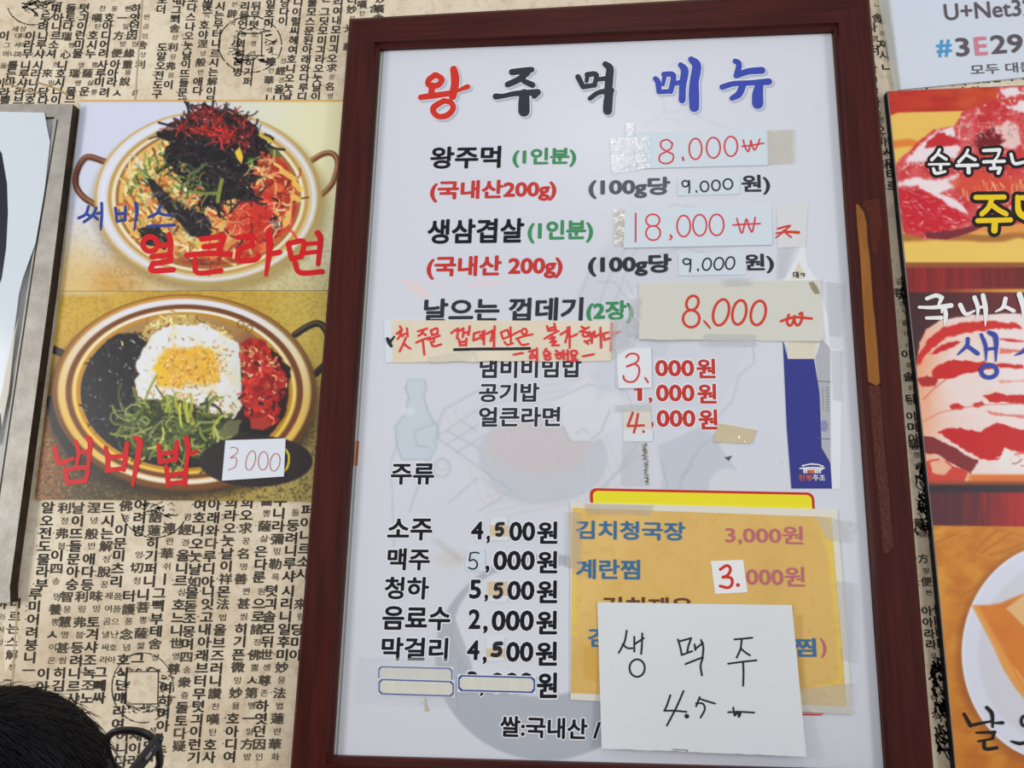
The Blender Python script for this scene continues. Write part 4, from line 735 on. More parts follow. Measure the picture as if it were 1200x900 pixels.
cv.mix(cv.poly([(275, 178), (281, 172), (285, 184), (283, 192), (278, 186)], 1.2), (232, 196, 60)); cv.line([(260, 211), (257, 224), (255, 236)], 4.5, (134, 144, 62)); cv.line([(222, 224), (240, 227), (256, 226)], 3.5, (120, 132, 60)); cv.mix(cv.poly([(290, 186), (296, 184), (298, 196), (292, 198)], 1.5), (50, 110, 40)); cv.line([(305, 158), (318, 166)], 4, (206, 180, 70)); cv.mix(.8 * cv.poly([(312, 172), (326, 176), (332, 184), (320, 184)], 2), (70, 110, 50))
cv.strands(18, inpoly([(285, 186), (320, 186), (322, 208), (286, 214)]), [(226, 170, 110), (236, 200, 140), (200, 110, 70)], (10, 22), (1, 2.2), (-50, 10), .4)
cv.mix(sm(.80, .77, e) * sm(300, 308, Y) * .6, (120, 50, 30))
po1 = poster('dish_poster', [(95, 117), (402.5, 117), (390, 340), (70.5, 341)], 'upper food poster of a heaped noodle pot with blue and red lettering', cv, mat('poster_edge', (216, 206, 180), .6))
PRD = mat('poster_red', (208, 26, 34), .4); PBLU = mat('poster_blue', (44, 68, 150), .4)
ink(po1, '118,660 102,705 60,728;104,702 128,716;163,668 142,712 92,750;142,708 172,735;168,702 192,695;195,640,20 196,700 190,798,8;275,668 286,748;335,662 330,742;282,704 332,698;285,748 335,735;395,642,22 402,690,20 385,800,8;538,660 520,698 472,722;528,696 560,708 602,712;462,776 540,772 622,768', 80, 110, 5, 17, PBLU, PD)
ink(po1, ell(176, 286, 8.5, 8.5) + '186,288 196,287;198,275,6.5 200,285 199,297;178,301 199,299 198,306;179,309 199,306;179,309 178,317 203,316', 0, 0, 1, 6.4, PRD, PD, 'lettering')
ink(po1, '185,566 320,549;322,550 306,600 290,632;200,612 302,600;95,664 220,652 358,656;148,690 160,768 302,756;402,556 490,550 482,602;412,625 486,604;412,628 408,692 500,692 532,668;592,522,34 594,640,30 574,782,14;598,656 656,645;708,596 728,684;712,592 800,580 786,672;728,684 782,672;800,598,18 878,590,18;796,652,18 878,642,18;885,530,30 902,570,28 888,716,20;748,706 780,768 912,762', 200, 170, 5.14, 24, PRD, PD, 'lettering', grow=8)

cv = Canvas(36, 336, 396, 592, 1.0, 32); X, Y = cv.X, cv.Y
cv.img[:] = cv.c((206, 168, 62)); cv.mix((cv.noise(30, 3) - .35) * 1.0, (180, 134, 40)); cv.mix(sm(250, 380, X) * .8, (192, 172, 84)); cv.mix(sm(430, 560, Y) * sm(200, 330, X) * .7, (150, 136, 78)); cv.mix(sm(470, 540, Y) * sm(260, 120, X) * .95, (66, 54, 30)); cv.mix(sm(400, 470, Y) * sm(110, 45, X) * .6, (150, 84, 30)); cv.mix(sm(90, 45, X) * sm(450, 520, Y) * .6, (150, 82, 34))
cv.mix(np.clip((cv.noise(2.2, 2) - .5) * 4, 0, 1) * (.15 + .5 * sm(430, 540, Y)), (48, 40, 22)); cv.mix(np.clip((cv.noise(2.0, 2) - .56) * 5, 0, 1) * sm(360, 540, Y) * .4, (214, 198, 130))
cv.mix(sm(349, 343, Y) * sm(170, 90, X) * .7, (206, 196, 160)); cv.mix(.8 * cv.ellm(214, 474, 160, 112, 22), (38, 26, 16))
handle(cv, [(80, 418), (66, 411), (57, 408)], 9, (26, 20, 22), (60, 50, 48)); handle(cv, [(346, 392), (360, 383), (372, 379), (380, 384), (386, 396)], 8, (30, 24, 26), (120, 90, 60)); handle(cv, [(370, 438), (384, 424)], 8, (26, 20, 22), (60, 50, 48)); cv.line([(60, 470), (66, 500), (90, 540)], 12, (30, 24, 24))
e = cv.e(216, 459, 155, 114); ang = np.arctan2(Y - 459, X - 216); top = sm(.5, -1, np.sin(ang)); rt = sm(-.2, 1, np.cos(ang)); bt = sm(.3, 1, np.sin(ang))
cv.mix(cv.ellm(216, 459, 155, 114, 1.5), (120, 66, 22)); cv.mix2(sm(1.0, .98, e), (196, 138, 40), (150, 116, 60), rt); cv.mix(sm(.035, .0, abs(e - .975)) * (1 - top) * .8, (70, 36, 20))
cv.mix2(sm(.045, .015, abs(e - .925)), (226, 184, 80), (224, 226, 240), np.clip(top + .25 * bt, 0, 1)); cv.mix(sm(.03, .012, abs(e - .875)), (112, 62, 34)); cv.mix2(sm(.022, .006, abs(e - .832)), (236, 196, 70), (236, 236, 232), top); cv.mix(sm(.022, .008, abs(e - .80)) * .9, (190, 136, 34))
cv.mix(bt * sm(.03, .0, abs(e - .93)) * sm(230, 120, abs(X - 216) * 2) , (236, 232, 236)); cv.mix(bt * sm(.05, .01, abs(e - .99)) * .8, (120, 70, 20))
cont = sm(.79, .775, e); cv.mix2(cont, (168, 128, 76), (126, 70, 46), sm(250, 345, X) * .9); cv.mix(cont * sm(420, 480, Y), (34, 24, 22)); cv.mix(cont * sm(380, 362, Y) * .5, (196, 170, 120)); cv.mix(cont * sm(250, 330, X) * sm(370, 420, Y) * .5, (96, 40, 40)); cv.mix(.25 * cont * cv.ellm(278, 380, 14, 12, 10), (190, 160, 70))
for cx_, cy_ in ((282, 380), (292, 385)): cv.line([(cx_ + 4 * math.cos(t), cy_ + 4 * math.sin(t)) for t in np.linspace(0, 6.3, 14)], 1.6, (116, 78, 44), .8)
sea = [(118, 402), (140, 392), (165, 388), (182, 392), (170, 410), (160, 430), (164, 470), (150, 500), (140, 540), (110, 520), (96, 490), (92, 455), (98, 425)]
incont = lambda x, y: ((x - 216) / 155) ** 2 + ((y - 459) / 114) ** 2 < .59
cv.mix(cont * cv.poly([(70, 410), (136, 392), (180, 388), (175, 430), (172, 480), (165, 540), (150, 570), (80, 560), (60, 470)], 3, 3), (20, 20, 26)); cv.mix(cont * cv.poly([(150, 505), (300, 490), (345, 420), (350, 500), (260, 560), (150, 560)], 4, 3), (26, 22, 22))
cv.strands(260, lambda x, y: incont(x, y) and x < 168 and y > 390, [(14, 14, 20), (38, 38, 46), (26, 26, 34), (54, 52, 58)], (4, 12), (.8, 1.8), bend=.8)
cv.strands(46, lambda x, y: incont(x, y) and x < 165 and y > 395, [(190, 186, 180), (120, 116, 120), (160, 140, 120)], (1, 3), (.8, 1.6), al=.85); cv.strands(22, inpoly([(132, 400), (168, 392), (172, 405), (140, 420)]), [(226, 190, 150), (206, 160, 110), (236, 216, 180)], (3, 5), (1.6, 2.4))
noo = [(165, 392), (180, 375), (200, 368), (225, 368), (245, 378), (262, 388), (275, 395), (240, 400), (200, 395), (175, 400)]
cv.mix(cv.poly(noo, 2, 3), (198, 168, 96)); cv.strands(70, inpoly(noo), [(222, 198, 130), (206, 176, 100), (170, 130, 66), (236, 216, 160)], (5, 14), (1.4, 2.6), bend=1.2); cv.strands(10, inpoly([(172, 388), (200, 382), (198, 394), (178, 398)]), [(120, 50, 30), (150, 60, 40), (200, 150, 80)], (3, 7), (1.5, 2.5))
egg = [(161, 422), (168, 408), (178, 394), (190, 385), (208, 380), (238, 380), (252, 386), (266, 393), (279, 402), (282, 420), (283, 440), (284, 462), (284, 474), (273, 491), (258, 488), (245, 482), (228, 474), (210, 468), (182, 468), (161, 470), (160, 460), (157, 446), (163, 438), (159, 428)]
cv.mix(cv.poly([(x_ - 1, y_ + 2) for x_, y_ in egg], 4, 3), (90, 60, 30)); cv.mix(cv.poly(egg, 1.8, 2.5), (226, 228, 232)); eg = cv.poly(egg, 3)
cv.mix(eg * np.clip((cv.noise(14, 3) - .5) * 3, 0, 1) * .6, (230, 214, 160)); cv.mix(eg * sm(250, 284, X) * .35, (196, 204, 190))
yk = cv.poly([(182, 430), (188, 414), (204, 407), (235, 406), (252, 412), (258, 430), (254, 446), (240, 452), (210, 454), (184, 452)], 8, 6); cv.mix(yk, (236, 184, 56)); cv.mix(yk * sm(-.2, .9, (cv.noise(9, 2) - .3) * 1.6) * .6, (222, 160, 50)); cv.mix(yk * sm(206, 185, X) * .7, (240, 196, 40))
cv.strands(230, inpoly([(190, 424), (214, 412), (250, 408), (262, 398), (272, 412), (262, 440), (240, 456), (200, 452)]), [(206, 146, 60), (240, 216, 150), (176, 110, 40), (226, 176, 80), (246, 230, 190)], (1, 3.6), (.8, 1.6), al=.9)
cv.strands(120, inpoly(egg), [(196, 140, 70), (160, 100, 50), (214, 180, 110), (226, 200, 130)], (1, 4), (.8, 1.8), al=.75); cv.strands(40, inpoly([(244, 470), (280, 468), (272, 490), (246, 484)]), [(176, 116, 50), (206, 150, 70), (140, 84, 40)], (1, 4), (1, 2)); cv.strands(36, inpoly([(163, 455), (200, 456), (225, 462), (240, 474), (200, 468), (164, 468)]), [(206, 150, 90), (230, 180, 100), (190, 120, 70)], (2, 6), (1, 2.2))
kim = [(283, 402), (292, 398), (304, 397), (313, 404), (318, 416), (328, 428), (337, 438), (336, 456), (326, 476), (328, 492), (312, 502), (298, 496), (288, 488), (284, 474), (284, 440)]
cv.mix(cv.poly([(284, 420), (318, 408), (340, 432), (338, 480), (320, 505), (284, 498)], 3, 3), (40, 18, 20)); cv.mix2(cv.poly(kim, 2, 4), (150, 22, 20), (206, 48, 40), cv.noise(8, 3) * 2.4 - .8)
cv.strands(90, inpoly(kim), [(206, 40, 34), (226, 70, 56), (140, 18, 18), (176, 30, 26), (236, 110, 80)], (4, 12), (1.6, 4), bend=.9); cv.strands(14, inpoly(kim), [(40, 14, 16), (60, 20, 20)], (3, 9), (1.5, 3.5))
cv.strands(50, inpoly([(284, 412), (300, 404), (314, 412), (322, 428), (300, 444), (285, 446)]), [(232, 190, 130), (206, 150, 90), (242, 216, 170)], (2, 4), (1.4, 2.2)); cv.strands(16, inpoly(kim), [(236, 200, 150), (222, 170, 110)], (2, 4), (1.4, 2.2)); cv.mix(cv.poly([(292, 490), (312, 490), (320, 498), (308, 504), (294, 502)], 2, 2), (170, 50, 36))
grn = [(150, 478), (165, 470), (185, 469), (205, 472), (225, 480), (248, 486), (262, 492), (266, 508), (256, 530), (232, 536), (200, 532), (168, 536), (150, 520), (140, 500)]
cv.mix(.75 * cont * cv.poly(grn, 5, 4), (74, 92, 34)); cv.strands(36, inpoly(grn), [(24, 28, 18), (40, 50, 24)], (6, 20), (2, 4), bend=1); cv.strands(130, inpoly(grn), [(140, 150, 62), (116, 128, 54), (170, 174, 84), (84, 100, 46), (156, 160, 100), (62, 78, 44), (40, 50, 30)], (14, 40), (1.6, 3.4), bend=1.1)
cv.strands(8, inpoly([(195, 455), (235, 455), (230, 480), (196, 480)]), [(190, 190, 60), (170, 176, 60)], (16, 30), (2.4, 4), (70, 110), .3); cv.strands(18, inpoly(grn), [(214, 200, 120), (226, 180, 90), (206, 206, 140)], (1, 3), (1, 2)); cv.strands(10, inpoly([(130, 490), (160, 495), (160, 515), (135, 508)]), [(110, 116, 60), (150, 150, 90)], (8, 18), (.8, 1.6), (-25, 15), .3); cv.mix(.6 * cv.poly([(255, 505), (268, 492), (284, 492), (276, 512), (258, 516)], 3, 3), (150, 150, 100))
cv.mix(cv.ellm(300, 540.5, 66.5, 30, 1.4), (42, 33, 35)); cv.line([(335, 527), (338.5, 533), (338.5, 541), (336.5, 548), (333.5, 552)], 2.4, (226, 206, 40))
po2 = poster('dish_poster', [(70.5, 341.5), (390.3, 341), (366, 587.5), (40.5, 585)], 'lower food poster of a rice pot topped with a fried egg', cv, MATS['poster_edge'])
ink(po2, '205,388,24 236,492,28 332,464,18;352,345,24 372,420,22 358,510,16;372,425,18 438,410,18;438,318,30 455,350,30 440,520,18;275,540,20 298,636,28;280,542,20 430,530,22 420,622,26;298,632,24 420,618,22;562,385,20 578,470,28 572,552,24;712,360,26 700,470,28 690,545,20;578,455 692,445;575,548 690,532;770,318,22 802,345,36 785,480,32 752,648,18;935,370,22 946,490,28;1065,348,24 1052,475,28;945,432 1055,416;945,490 1058,465;1130,322,30 1142,400,30 1130,515,18;1142,436,22 1205,415,18;988,520,22 1004,648,28;1130,508,24 1118,645,28;1000,580 1122,566;1004,640 1120,628', 30, 460, 6, 24, PRD, PD, 'lettering', grow=8)
q = [(264.2, 516), (334.7, 513.7), (332.5, 558.3), (260, 563.3)]; dd = lambda x, y: PD + .0012 + .002 * np.clip((y - 515) / 45, 0, 1) ** 2
n11 = note('price_note', q, dd, mat('bright_note_paper', (218, 224, 234), .6), 'white slip reading 3000 on a black oval of the egg poster', 'note', None, 4, 4, base=PD + .0004)
ink(n11, '420,450 445,444 470,458 465,485 418,520;425,520 455,516 464,545 450,585 405,604;' + ell(562, 538, 32, 68, .2) + ell(650, 540, 34, 64, .05) + ell(733, 550, 34, 62, .15), 200, 450, 6, 6, mat('thin_red_pen', (190, 106, 92), .5), dd)

# ------------------------------------------------------------------ left: aluminium-framed notice
AD = .020
fr = empty('notice_frame', W(40, 690, 0), 'tarnished aluminium frame at the left edge holding a glossy white sheet', 'frame')
ALU = mat('tarnished_aluminium', (178, 174, 166), .55, .3, metal=.25, grain=((25, 25, 25), .5, (120, 112, 100)), bump=(160, .15)); DSIDE = mat('dark_side', (62, 50, 38), .6, grain=((40, 40, 40), .7, (24, 18, 14)))  # rail sides are a darker brown than the front
SIDEP = [(93, 121.5), (66, 340), (19, 690)]
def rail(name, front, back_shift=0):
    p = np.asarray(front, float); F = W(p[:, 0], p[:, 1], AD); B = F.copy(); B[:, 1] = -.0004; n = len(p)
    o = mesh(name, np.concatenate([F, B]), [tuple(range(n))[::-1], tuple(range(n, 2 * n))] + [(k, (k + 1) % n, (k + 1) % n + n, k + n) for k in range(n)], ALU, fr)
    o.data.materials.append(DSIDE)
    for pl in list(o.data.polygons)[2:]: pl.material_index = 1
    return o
SX = 7.5
rail('frame_rail', [(93 - SX, 122), (66 - SX, 340), (19 - SX, 688), (-17, 694), (8, 500), (38, 300), (64, 137)])
rail('frame_rail', [(-120, 122), (93 - SX, 122), (64, 137), (-120, 140)]); rail('frame_rail', [(-120, 700), (-17, 694), (19 - SX, 688), (12, 706), (-120, 714)])
cutout('groove', [(66.5, 140), (68, 140), (41.5, 300), (11.5, 500), (-10, 650), (-12, 650), (9.8, 500), (39.8, 300)], AD + .0003, mat('groove_dark', (48, 44, 40), .6), fr, .0002)
sheet('backing_panel', [(-120, 135), (66, 135), (-14, 690), (-120, 700)], AD - .006, mat('notice_back', (190, 192, 192), .5), fr, .001)
GW = mat('laminated_white', (206, 216, 224), .15, .5, bump=(9, .12))
lam = cutout('laminated_sheet', [(-120, 128), (52, 132), (55, 150), (58.5, 166), (52, 224), (41.5, 285), (27, 325), (22, 345), (16, 392), (8, 430), (3, 470), (-6, 520), (-120, 540)], AD + .002, GW, fr, .0006)
cutout('curled_edge', [(22, 372), (17.5, 392), (10, 460), (2, 500), (0, 470), (8, 430), (15, 395)], AD + .0035, mat('curled_edge', (206, 200, 186), .5), fr, .0008)
cutout('black_figure', [(-30, 150), (-10, 160), (2, 180), (8, 215), (9, 250), (7, 290), (2, 325), (-6, 350), (-30, 360)], AD + .0024, mat('figure_black', (34, 38, 52), .3), lam, .0003)

# ------------------------------------------------------------------ right: network sheet, meat photo board
wf = empty('network_sheet', W(1120, 50, 0), 'white wireless network sheet at the top right corner', 'sign')
sheet('paper', [(1039, -8), (1262, -28), (1266, 84), (1055, 105)], .004, mat('network_paper', (208, 216, 228), .35, grain=((3, 3, 3), .25, (196, 204, 220))), wf, .0005, 4, 4)
NG = mat('print_grey', (92, 86, 92), .5); NP = mat('print_pink', (206, 128, 142), .5); NB = mat('print_sky', (76, 152, 206), .5)
text(wf, 'U+Net32', 1106.5, 1212, 4.5, 24, NG, .0044, .012, slope=-.06, lean=.1); text(wf, '#', 1097.5, 1115.5, 47, 67, NB, .0044, .02, slope=-.06, lean=.1); text(wf, '3', 1120, 1136, 44.5, 66.5, NG, .0044, .02, slope=-.06, lean=.1); text(wf, 'E', 1142, 1157, 43.5, 65, NP, .0044, .02, slope=-.06, lean=.1); text(wf, '29', 1161, 1199, 41.5, 63.5, NG, .0044, .02, slope=-.06, lean=.1); text(wf, '모두 대문', 1137.5, 1212, 76, 88, NG, .0044, .008, slope=-.06, lean=.1)
sheet('clear_sleeve', [(1028, -8), (1042, -8), (1056, 103), (1048, 108)], .0052, mat('sleeve_film', (206, 210, 206), .12, .5, alpha=.4, bump=(30, .5)), wf, .0049, 3, 8)
BD = .016
bo = empty('meat_photo_board', W(1200, 900, 0), 'tall photo board of raw meat and a dish on the right edge', 'poster')
def bx(y): return np.interp(y, [107, 300, 600, 900], [1039.5, 1058.8, 1090.5, 1119.3])
cv = Canvas(1034, 98, 1290, 906, 1.0, 41); X, Y = cv.X, cv.Y
cv.mix2(np.ones_like(X), (190, 42, 32), (206, 84, 40), np.clip((X - 1050) / 130, 0, 1) + (cv.noise(24, 3) - .5)); cv.mix(.5 * np.clip((cv.noise(6, 3, 4, 1) - .45) * 3, 0, 1), (160, 36, 26))
pl = cv.poly([(1042, 136), (1052, 132), (1130, 130), (1210, 132), (1290, 140), (1290, 345), (1062, 345), (1052, 240)], 2); st = np.sin(Y / 3.4 + cv.noise(30, 2) * 4)
cv.mix2(pl, (232, 190, 92), (226, 128, 50), sm(-.2, .9, st) * sm(148, 165, Y) * sm(190, 185, Y)); cv.mix(pl * sm(184, 200, Y), (226, 150, 70))
cv.mix2(sm(270, 276, Y), (236, 196, 96), (170, 110, 50), sm(-.3, .9, np.sin(Y / 4 + cv.noise(40, 2) * 3)) * sm(296, 285, Y)); cv.mix(sm(306, 309, Y), (150, 84, 46)); cv.mix2(sm(312, 315, Y), (160, 40, 40), (110, 30, 32), cv.noise(12, 2, .3, 6) + sm(1120, 1200, X) * .5); cv.mix(sm(337, 340, Y) * sm(1080, 1200, X), (226, 160, 60))
meat = [(1049, 200), (1052, 188), (1066, 176), (1080, 162), (1096, 152), (1118, 148), (1122, 140), (1132, 128), (1150, 124), (1168, 116), (1170, 103), (1200, 100), (1290, 100), (1290, 262), (1160, 262), (1140, 272), (1110, 280), (1082, 280), (1060, 274), (1053, 240)]
mt = cv.poly(meat, 2, 2); n1_ = cv.noise(13, 4); n2_ = cv.noise(5, 3)
cv.mix2(mt, (196, 44, 48), (218, 92, 92), n1_ * 1.8 - .4); cv.mix(mt * np.clip((n2_ - .60) * 7, 0, 1) * .7, (240, 206, 200))
def fat(p, wob=3, c=(236, 226, 230), al=.95): cv.mix(mt * al * cv.poly(p, 4, wob, 7), c)
fat([(1064, 184), (1082, 166), (1098, 154), (1116, 150), (1122, 170), (1112, 162), (1098, 158), (1084, 172), (1110, 168), (1126, 172), (1120, 186), (1096, 184), (1072, 192), (1060, 190)]); fat([(1050, 214), (1072, 208), (1096, 210), (1120, 206), (1128, 196), (1122, 218), (1102, 226), (1128, 238), (1134, 250), (1116, 244), (1096, 230), (1074, 218), (1052, 220)]); fat([(1160, 152), (1180, 142), (1192, 146), (1196, 166), (1190, 176), (1166, 172)], 3, (232, 200, 196)); fat([(1168, 104), (1192, 102), (1200, 110), (1178, 116)], 3); fat([(1180, 126), (1200, 118), (1210, 130), (1194, 132)], 3)
cv.mix(mt * cv.poly([(1146, 156), (1164, 150), (1178, 164), (1166, 176), (1150, 178), (1142, 168)], 5, 3), (118, 16, 24)); cv.mix(mt * .9 * cv.poly([(1054, 222), (1080, 222), (1100, 234), (1124, 250), (1138, 258), (1110, 270), (1070, 272), (1056, 256)], 4, 3), (200, 24, 40)); cv.mix(mt * cv.poly([(1086, 166), (1100, 156), (1118, 160), (1126, 168), (1104, 172), (1084, 174)], 3, 3), (196, 36, 44))
cv.mix(mt * .8 * cv.poly([(1110, 212), (1160, 200), (1200, 210), (1198, 226), (1150, 230), (1120, 222)], 5, 4), (214, 74, 50)); cv.mix(mt * .9 * cv.poly([(1082, 272), (1116, 270), (1150, 262), (1166, 262), (1120, 282), (1090, 284)], 3, 2), (110, 30, 46))
cv.strands(120, inpoly([(1054, 222), (1090, 226), (1134, 256), (1110, 270), (1060, 268)]), [(240, 190, 190), (230, 120, 130), (170, 16, 30)], (2, 8), (.7, 1.6), (-10, 50), .4, .6); cv.strands(120, inpoly([(1124, 140), (1200, 122), (1200, 150), (1150, 178), (1124, 170)]), [(240, 200, 196), (230, 140, 136), (176, 30, 36)], (2, 9), (.7, 1.5), bend=.8, al=.6); cv.strands(60, inpoly([(1120, 215), (1200, 205), (1200, 230), (1130, 235)]), [(240, 190, 130), (230, 120, 80)], (4, 14), (.8, 1.8), (50, 110), .3, .7)
# second picture: slices of belly
s2 = sm(342, 343.2, Y); cv.mix2(s2, (66, 36, 42), (110, 44, 48), np.clip((X - 1070) / 120, 0, 1) + (cv.noise(20, 2) - .5) * .4)
blk = cv.poly([(1078, 402), (1086, 386), (1104, 374), (1140, 369), (1200, 367), (1290, 366), (1290, 560), (1082, 566), (1073, 430)], 2, 1.5) * s2
cv.mix2(blk, (240, 214, 208), (238, 168, 132), sm(1125, 1072, X) + (cv.noise(18, 3) - .5) * .5); cv.mix(blk * sm(1130, 1200, X) * .5, (240, 232, 236))
def lean(p, c=(202, 34, 34), wob=2.2, al=1): cv.mix(blk * al * cv.poly(p, 2.2, wob, 7), c)
lean([(1074, 418), (1088, 398), (1104, 384), (1126, 378), (1150, 376), (1190, 378), (1200, 386), (1160, 386), (1130, 390), (1108, 396), (1092, 408), (1076, 428)], (206, 44, 40)); lean([(1088, 416), (1104, 404), (1120, 399), (1130, 400), (1112, 408), (1098, 414)]); lean([(1091, 436), (1100, 426), (1118, 422), (1150, 424), (1180, 426), (1200, 428), (1200, 432), (1170, 430), (1140, 436), (1112, 444), (1094, 444)]); lean([(1170, 396), (1200, 399), (1200, 401), (1172, 399)]); lean([(1172, 408), (1205, 410), (1205, 414), (1172, 414)], (226, 120, 110)); lean([(1076, 444), (1086, 440), (1100, 442), (1096, 452), (1080, 454)], (176, 40, 38)); lean([(1166, 446), (1205, 444), (1205, 448), (1170, 449)], (232, 160, 150))
lean([(1152, 464), (1166, 460), (1178, 463), (1200, 462), (1290, 462), (1290, 472), (1200, 473), (1160, 471)]); lean([(1112, 476), (1122, 472), (1130, 478), (1116, 481)]); lean([(1140, 474), (1150, 470), (1154, 475), (1142, 477)]); lean([(1153, 481), (1170, 484), (1200, 487), (1200, 490), (1165, 487)], (222, 130, 120))
cv.line([(1080, 495), (1100, 484), (1125, 478), (1160, 474), (1200, 473)], 1.5, (206, 120, 90), .7); cv.line([(1082, 468), (1095, 455), (1108, 445)], 1.4, (190, 90, 60), .8)
lean([(1097, 506), (1110, 501), (1130, 503), (1150, 506), (1157, 500), (1168, 496), (1184, 500), (1200, 504), (1290, 504), (1290, 540), (1186, 530), (1172, 540), (1148, 538), (1126, 524), (1110, 514)], (198, 28, 30)); fat_ = cv.poly([(1178, 526), (1200, 530), (1205, 550), (1180, 552), (1168, 546)], 3, 3) * blk; cv.mix(fat_, (238, 226, 222)); cv.strands(40, inpoly([(1160, 535), (1200, 530), (1200, 552), (1170, 552)]), [(240, 200, 190), (210, 70, 60), (244, 232, 226)], (4, 14), (1, 2.4), (-20, 30), .4)
lean([(1080, 510), (1094, 512), (1120, 526), (1146, 540), (1138, 556), (1120, 545), (1100, 534), (1082, 530)], (130, 40, 44)); lean([(1084, 540), (1100, 536), (1118, 546), (1136, 552), (1130, 566), (1086, 566)], (206, 66, 52)); cv.mix(blk * .9 * cv.poly([(1090, 542), (1106, 538), (1114, 548), (1106, 556), (1092, 554)], 3, 2), (240, 190, 160))
pk = sm(556, 559, Y - (X - 1140) * .02 * 0); cv.mix2(sm(554, 558, Y) * s2 * sm(1128, 1140, X), (206, 100, 44), (226, 130, 60), cv.noise(14, 2, 5, 1)); cv.mix(sm(562, 566, Y) * s2, (150, 74, 40)); cv.mix(sm(566, 570, Y) * s2, (52, 40, 48)); cv.mix2(sm(575, 579, Y) * s2, (84, 42, 50), (176, 36, 36), np.clip((X - 1120) / 80, 0, 1) + (cv.noise(10, 2, .4, 6) - .5) * .8)
# third picture: a plate on an ochre cloth
s3 = sm(615.2, 616.4, Y - (X - 1094) * .012); cv.mix2(s3, (214, 148, 52), (192, 110, 34), cv.noise(22, 4) * 1.7 - .35 + .2 * sm(640, 800, Y)); cv.mix(s3 * np.clip((cv.noise(5, 3, 3, 1) - .52) * 3, 0, 1) * .5, (176, 98, 30)); cv.mix(s3 * sm(1150, 1100, X) * sm(660, 720, Y) * .25, (224, 166, 60))
for p_ in ([(1145, 645), (1155, 632), (1168, 622)], [(1150, 648), (1170, 635), (1185, 624)], [(1125, 700), (1140, 690), (1150, 684)], [(1160, 650), (1180, 645), (1200, 636)], [(1096, 636), (1110, 630), (1122, 625)]): cv.line(p_, 3.2, (178, 102, 34), .55)
cv.mix(s3 * .6 * cv.ellm(1238, 768, 118, 133, 10), (150, 84, 30)); pt = cv.ellm(1240, 765, 113, 128, 1.6) * s3; cv.mix(pt, (214, 218, 232)); cv.mix(pt * sm(.86, .80, cv.e(1240, 765, 113, 128)) * .5, (200, 196, 204)); cv.mix(pt * sm(.02, .005, abs(cv.e(1240, 765, 113, 128) - .985)) * .6, (226, 230, 242))
cake = [(1139, 709.5), (1158, 709), (1172, 707), (1186, 701), (1204, 694), (1290, 690), (1290, 840), (1206, 826), (1190, 806), (1176, 784), (1164, 757)]
ck = cv.poly(cake, 4) * s3; cv.mix2(ck, (216, 132, 46), (206, 112, 38), cv.noise(16, 3)); cv.mix(ck * sm(20, 2, abs(Y - 709.5 - (X - 1139) * 1.75)) * .5, (236, 190, 110)); cv.mix(cv.poly([(1179, 713), (1204, 694), (1230, 694), (1230, 760), (1202, 736)], 3) * s3, (222, 180, 122)); cv.mix(cv.poly([(1188, 782), (1192, 784), (1204, 802), (1200, 804)], 2) * s3 * .7, (236, 170, 90))
BQ = lambda y: (bx(y), y)
EDG = mat('board_edge_grey', (128, 124, 126), .4); BSD = mat('board_side_black', (26, 24, 26), .6)  # side black covers the dark board edge plus painted-in gap shadow
LFT = [(float(bx(y)), y) for y in (106.8, 300, 600, 900, 905)]
fv = W(np.array([p[0] for p in LFT]), np.array([p[1] for p in LFT]), BD); rv = W(np.array([1290, 1290]), np.array([905, 96.0]), BD)
F = np.concatenate([fv, rv]); B = F.copy(); B[:, 1] = -.001; n = len(F)
bp_ = mesh('panel', np.concatenate([F, B]), [tuple(range(n))[::-1], tuple(range(n, 2 * n))] + [(k, (k + 1) % n, (k + 1) % n + n, k + n) for k in range(n)], EDG, bo); bp_.data.materials.append(BSD)
for p_ in list(bp_.data.polygons)[1:]: p_.material_index = 1
def seg_pic(y0, y1, s=0.): return [(float(bx(y0)) + 1.6, y0), (1288, y0 - (4.5 if y0 < 200 else 0) + s * 190), (1288, y1 + s * 190), (float(bx(y1)) + 1.6, y1)]
picture('meat_picture', cv, [(1041, 107), (1288, 97), (1288, 342.6), (float(bx(342.6)) + 1.4, 342.6)], BD + .0004, PRINT, bo); picture('belly_picture', cv, [(float(bx(342.6)) + 1.4, 342.6), (1288, 342.6), (1288, 618), (float(bx(615)) + 1.4, 615)], BD + .0004, PRINT, bo); picture('plate_picture', cv, [(float(bx(615)) + 1.4, 615), (1288, 618), (1288, 904), (float(bx(904)) + 1.4, 904)], BD + .0004, PRINT, bo)
BW = mat('board_white', (232, 234, 244), .4); BK = mat('board_black', (30, 24, 26), .4); BY = mat('board_yellow', (238, 200, 30), .4); BB = mat('board_blue', (58, 74, 168), .4)
def lettered(s_, ox, oy, sc, w, m_, g=0, d=BD + .0008):
    if g: ink(bo, s_, ox, oy, sc, w, BK, d, 'lettering_outline', grow=g)
    ink(bo, s_, ox, oy, sc, w, m_, d + .0004, 'lettering')
lettered('492,590,24 470,630,24 428,672,28;475,625,22 545,668,26;405,710,18 570,708,20;500,712 500,748;442,745,24 462,782,28 538,768,20;722,592,22 700,635,24 648,690,28;706,632,24 780,672,26;632,720 800,716;726,720,30 728,775,34;848,598,26 978,592,30;978,598,26 962,645,20 925,690,18;850,690 1016,684;930,695 935,730;905,744 985,740,26;985,742,26 968,780,30;1072,628,26 1098,702,28 1182,690,26', 1030, 90, 6.92, 27, BW, 46)
lettered('682,188 880,186;795,195,34 770,260 724,305,36;800,245,36 840,275 895,305,34;695,352 925,346;815,352,44 812,420,46;975,185,34 985,290,46 1040,330,50;1000,190 1080,190', 1030, 200, 6, 36, BY, 48)
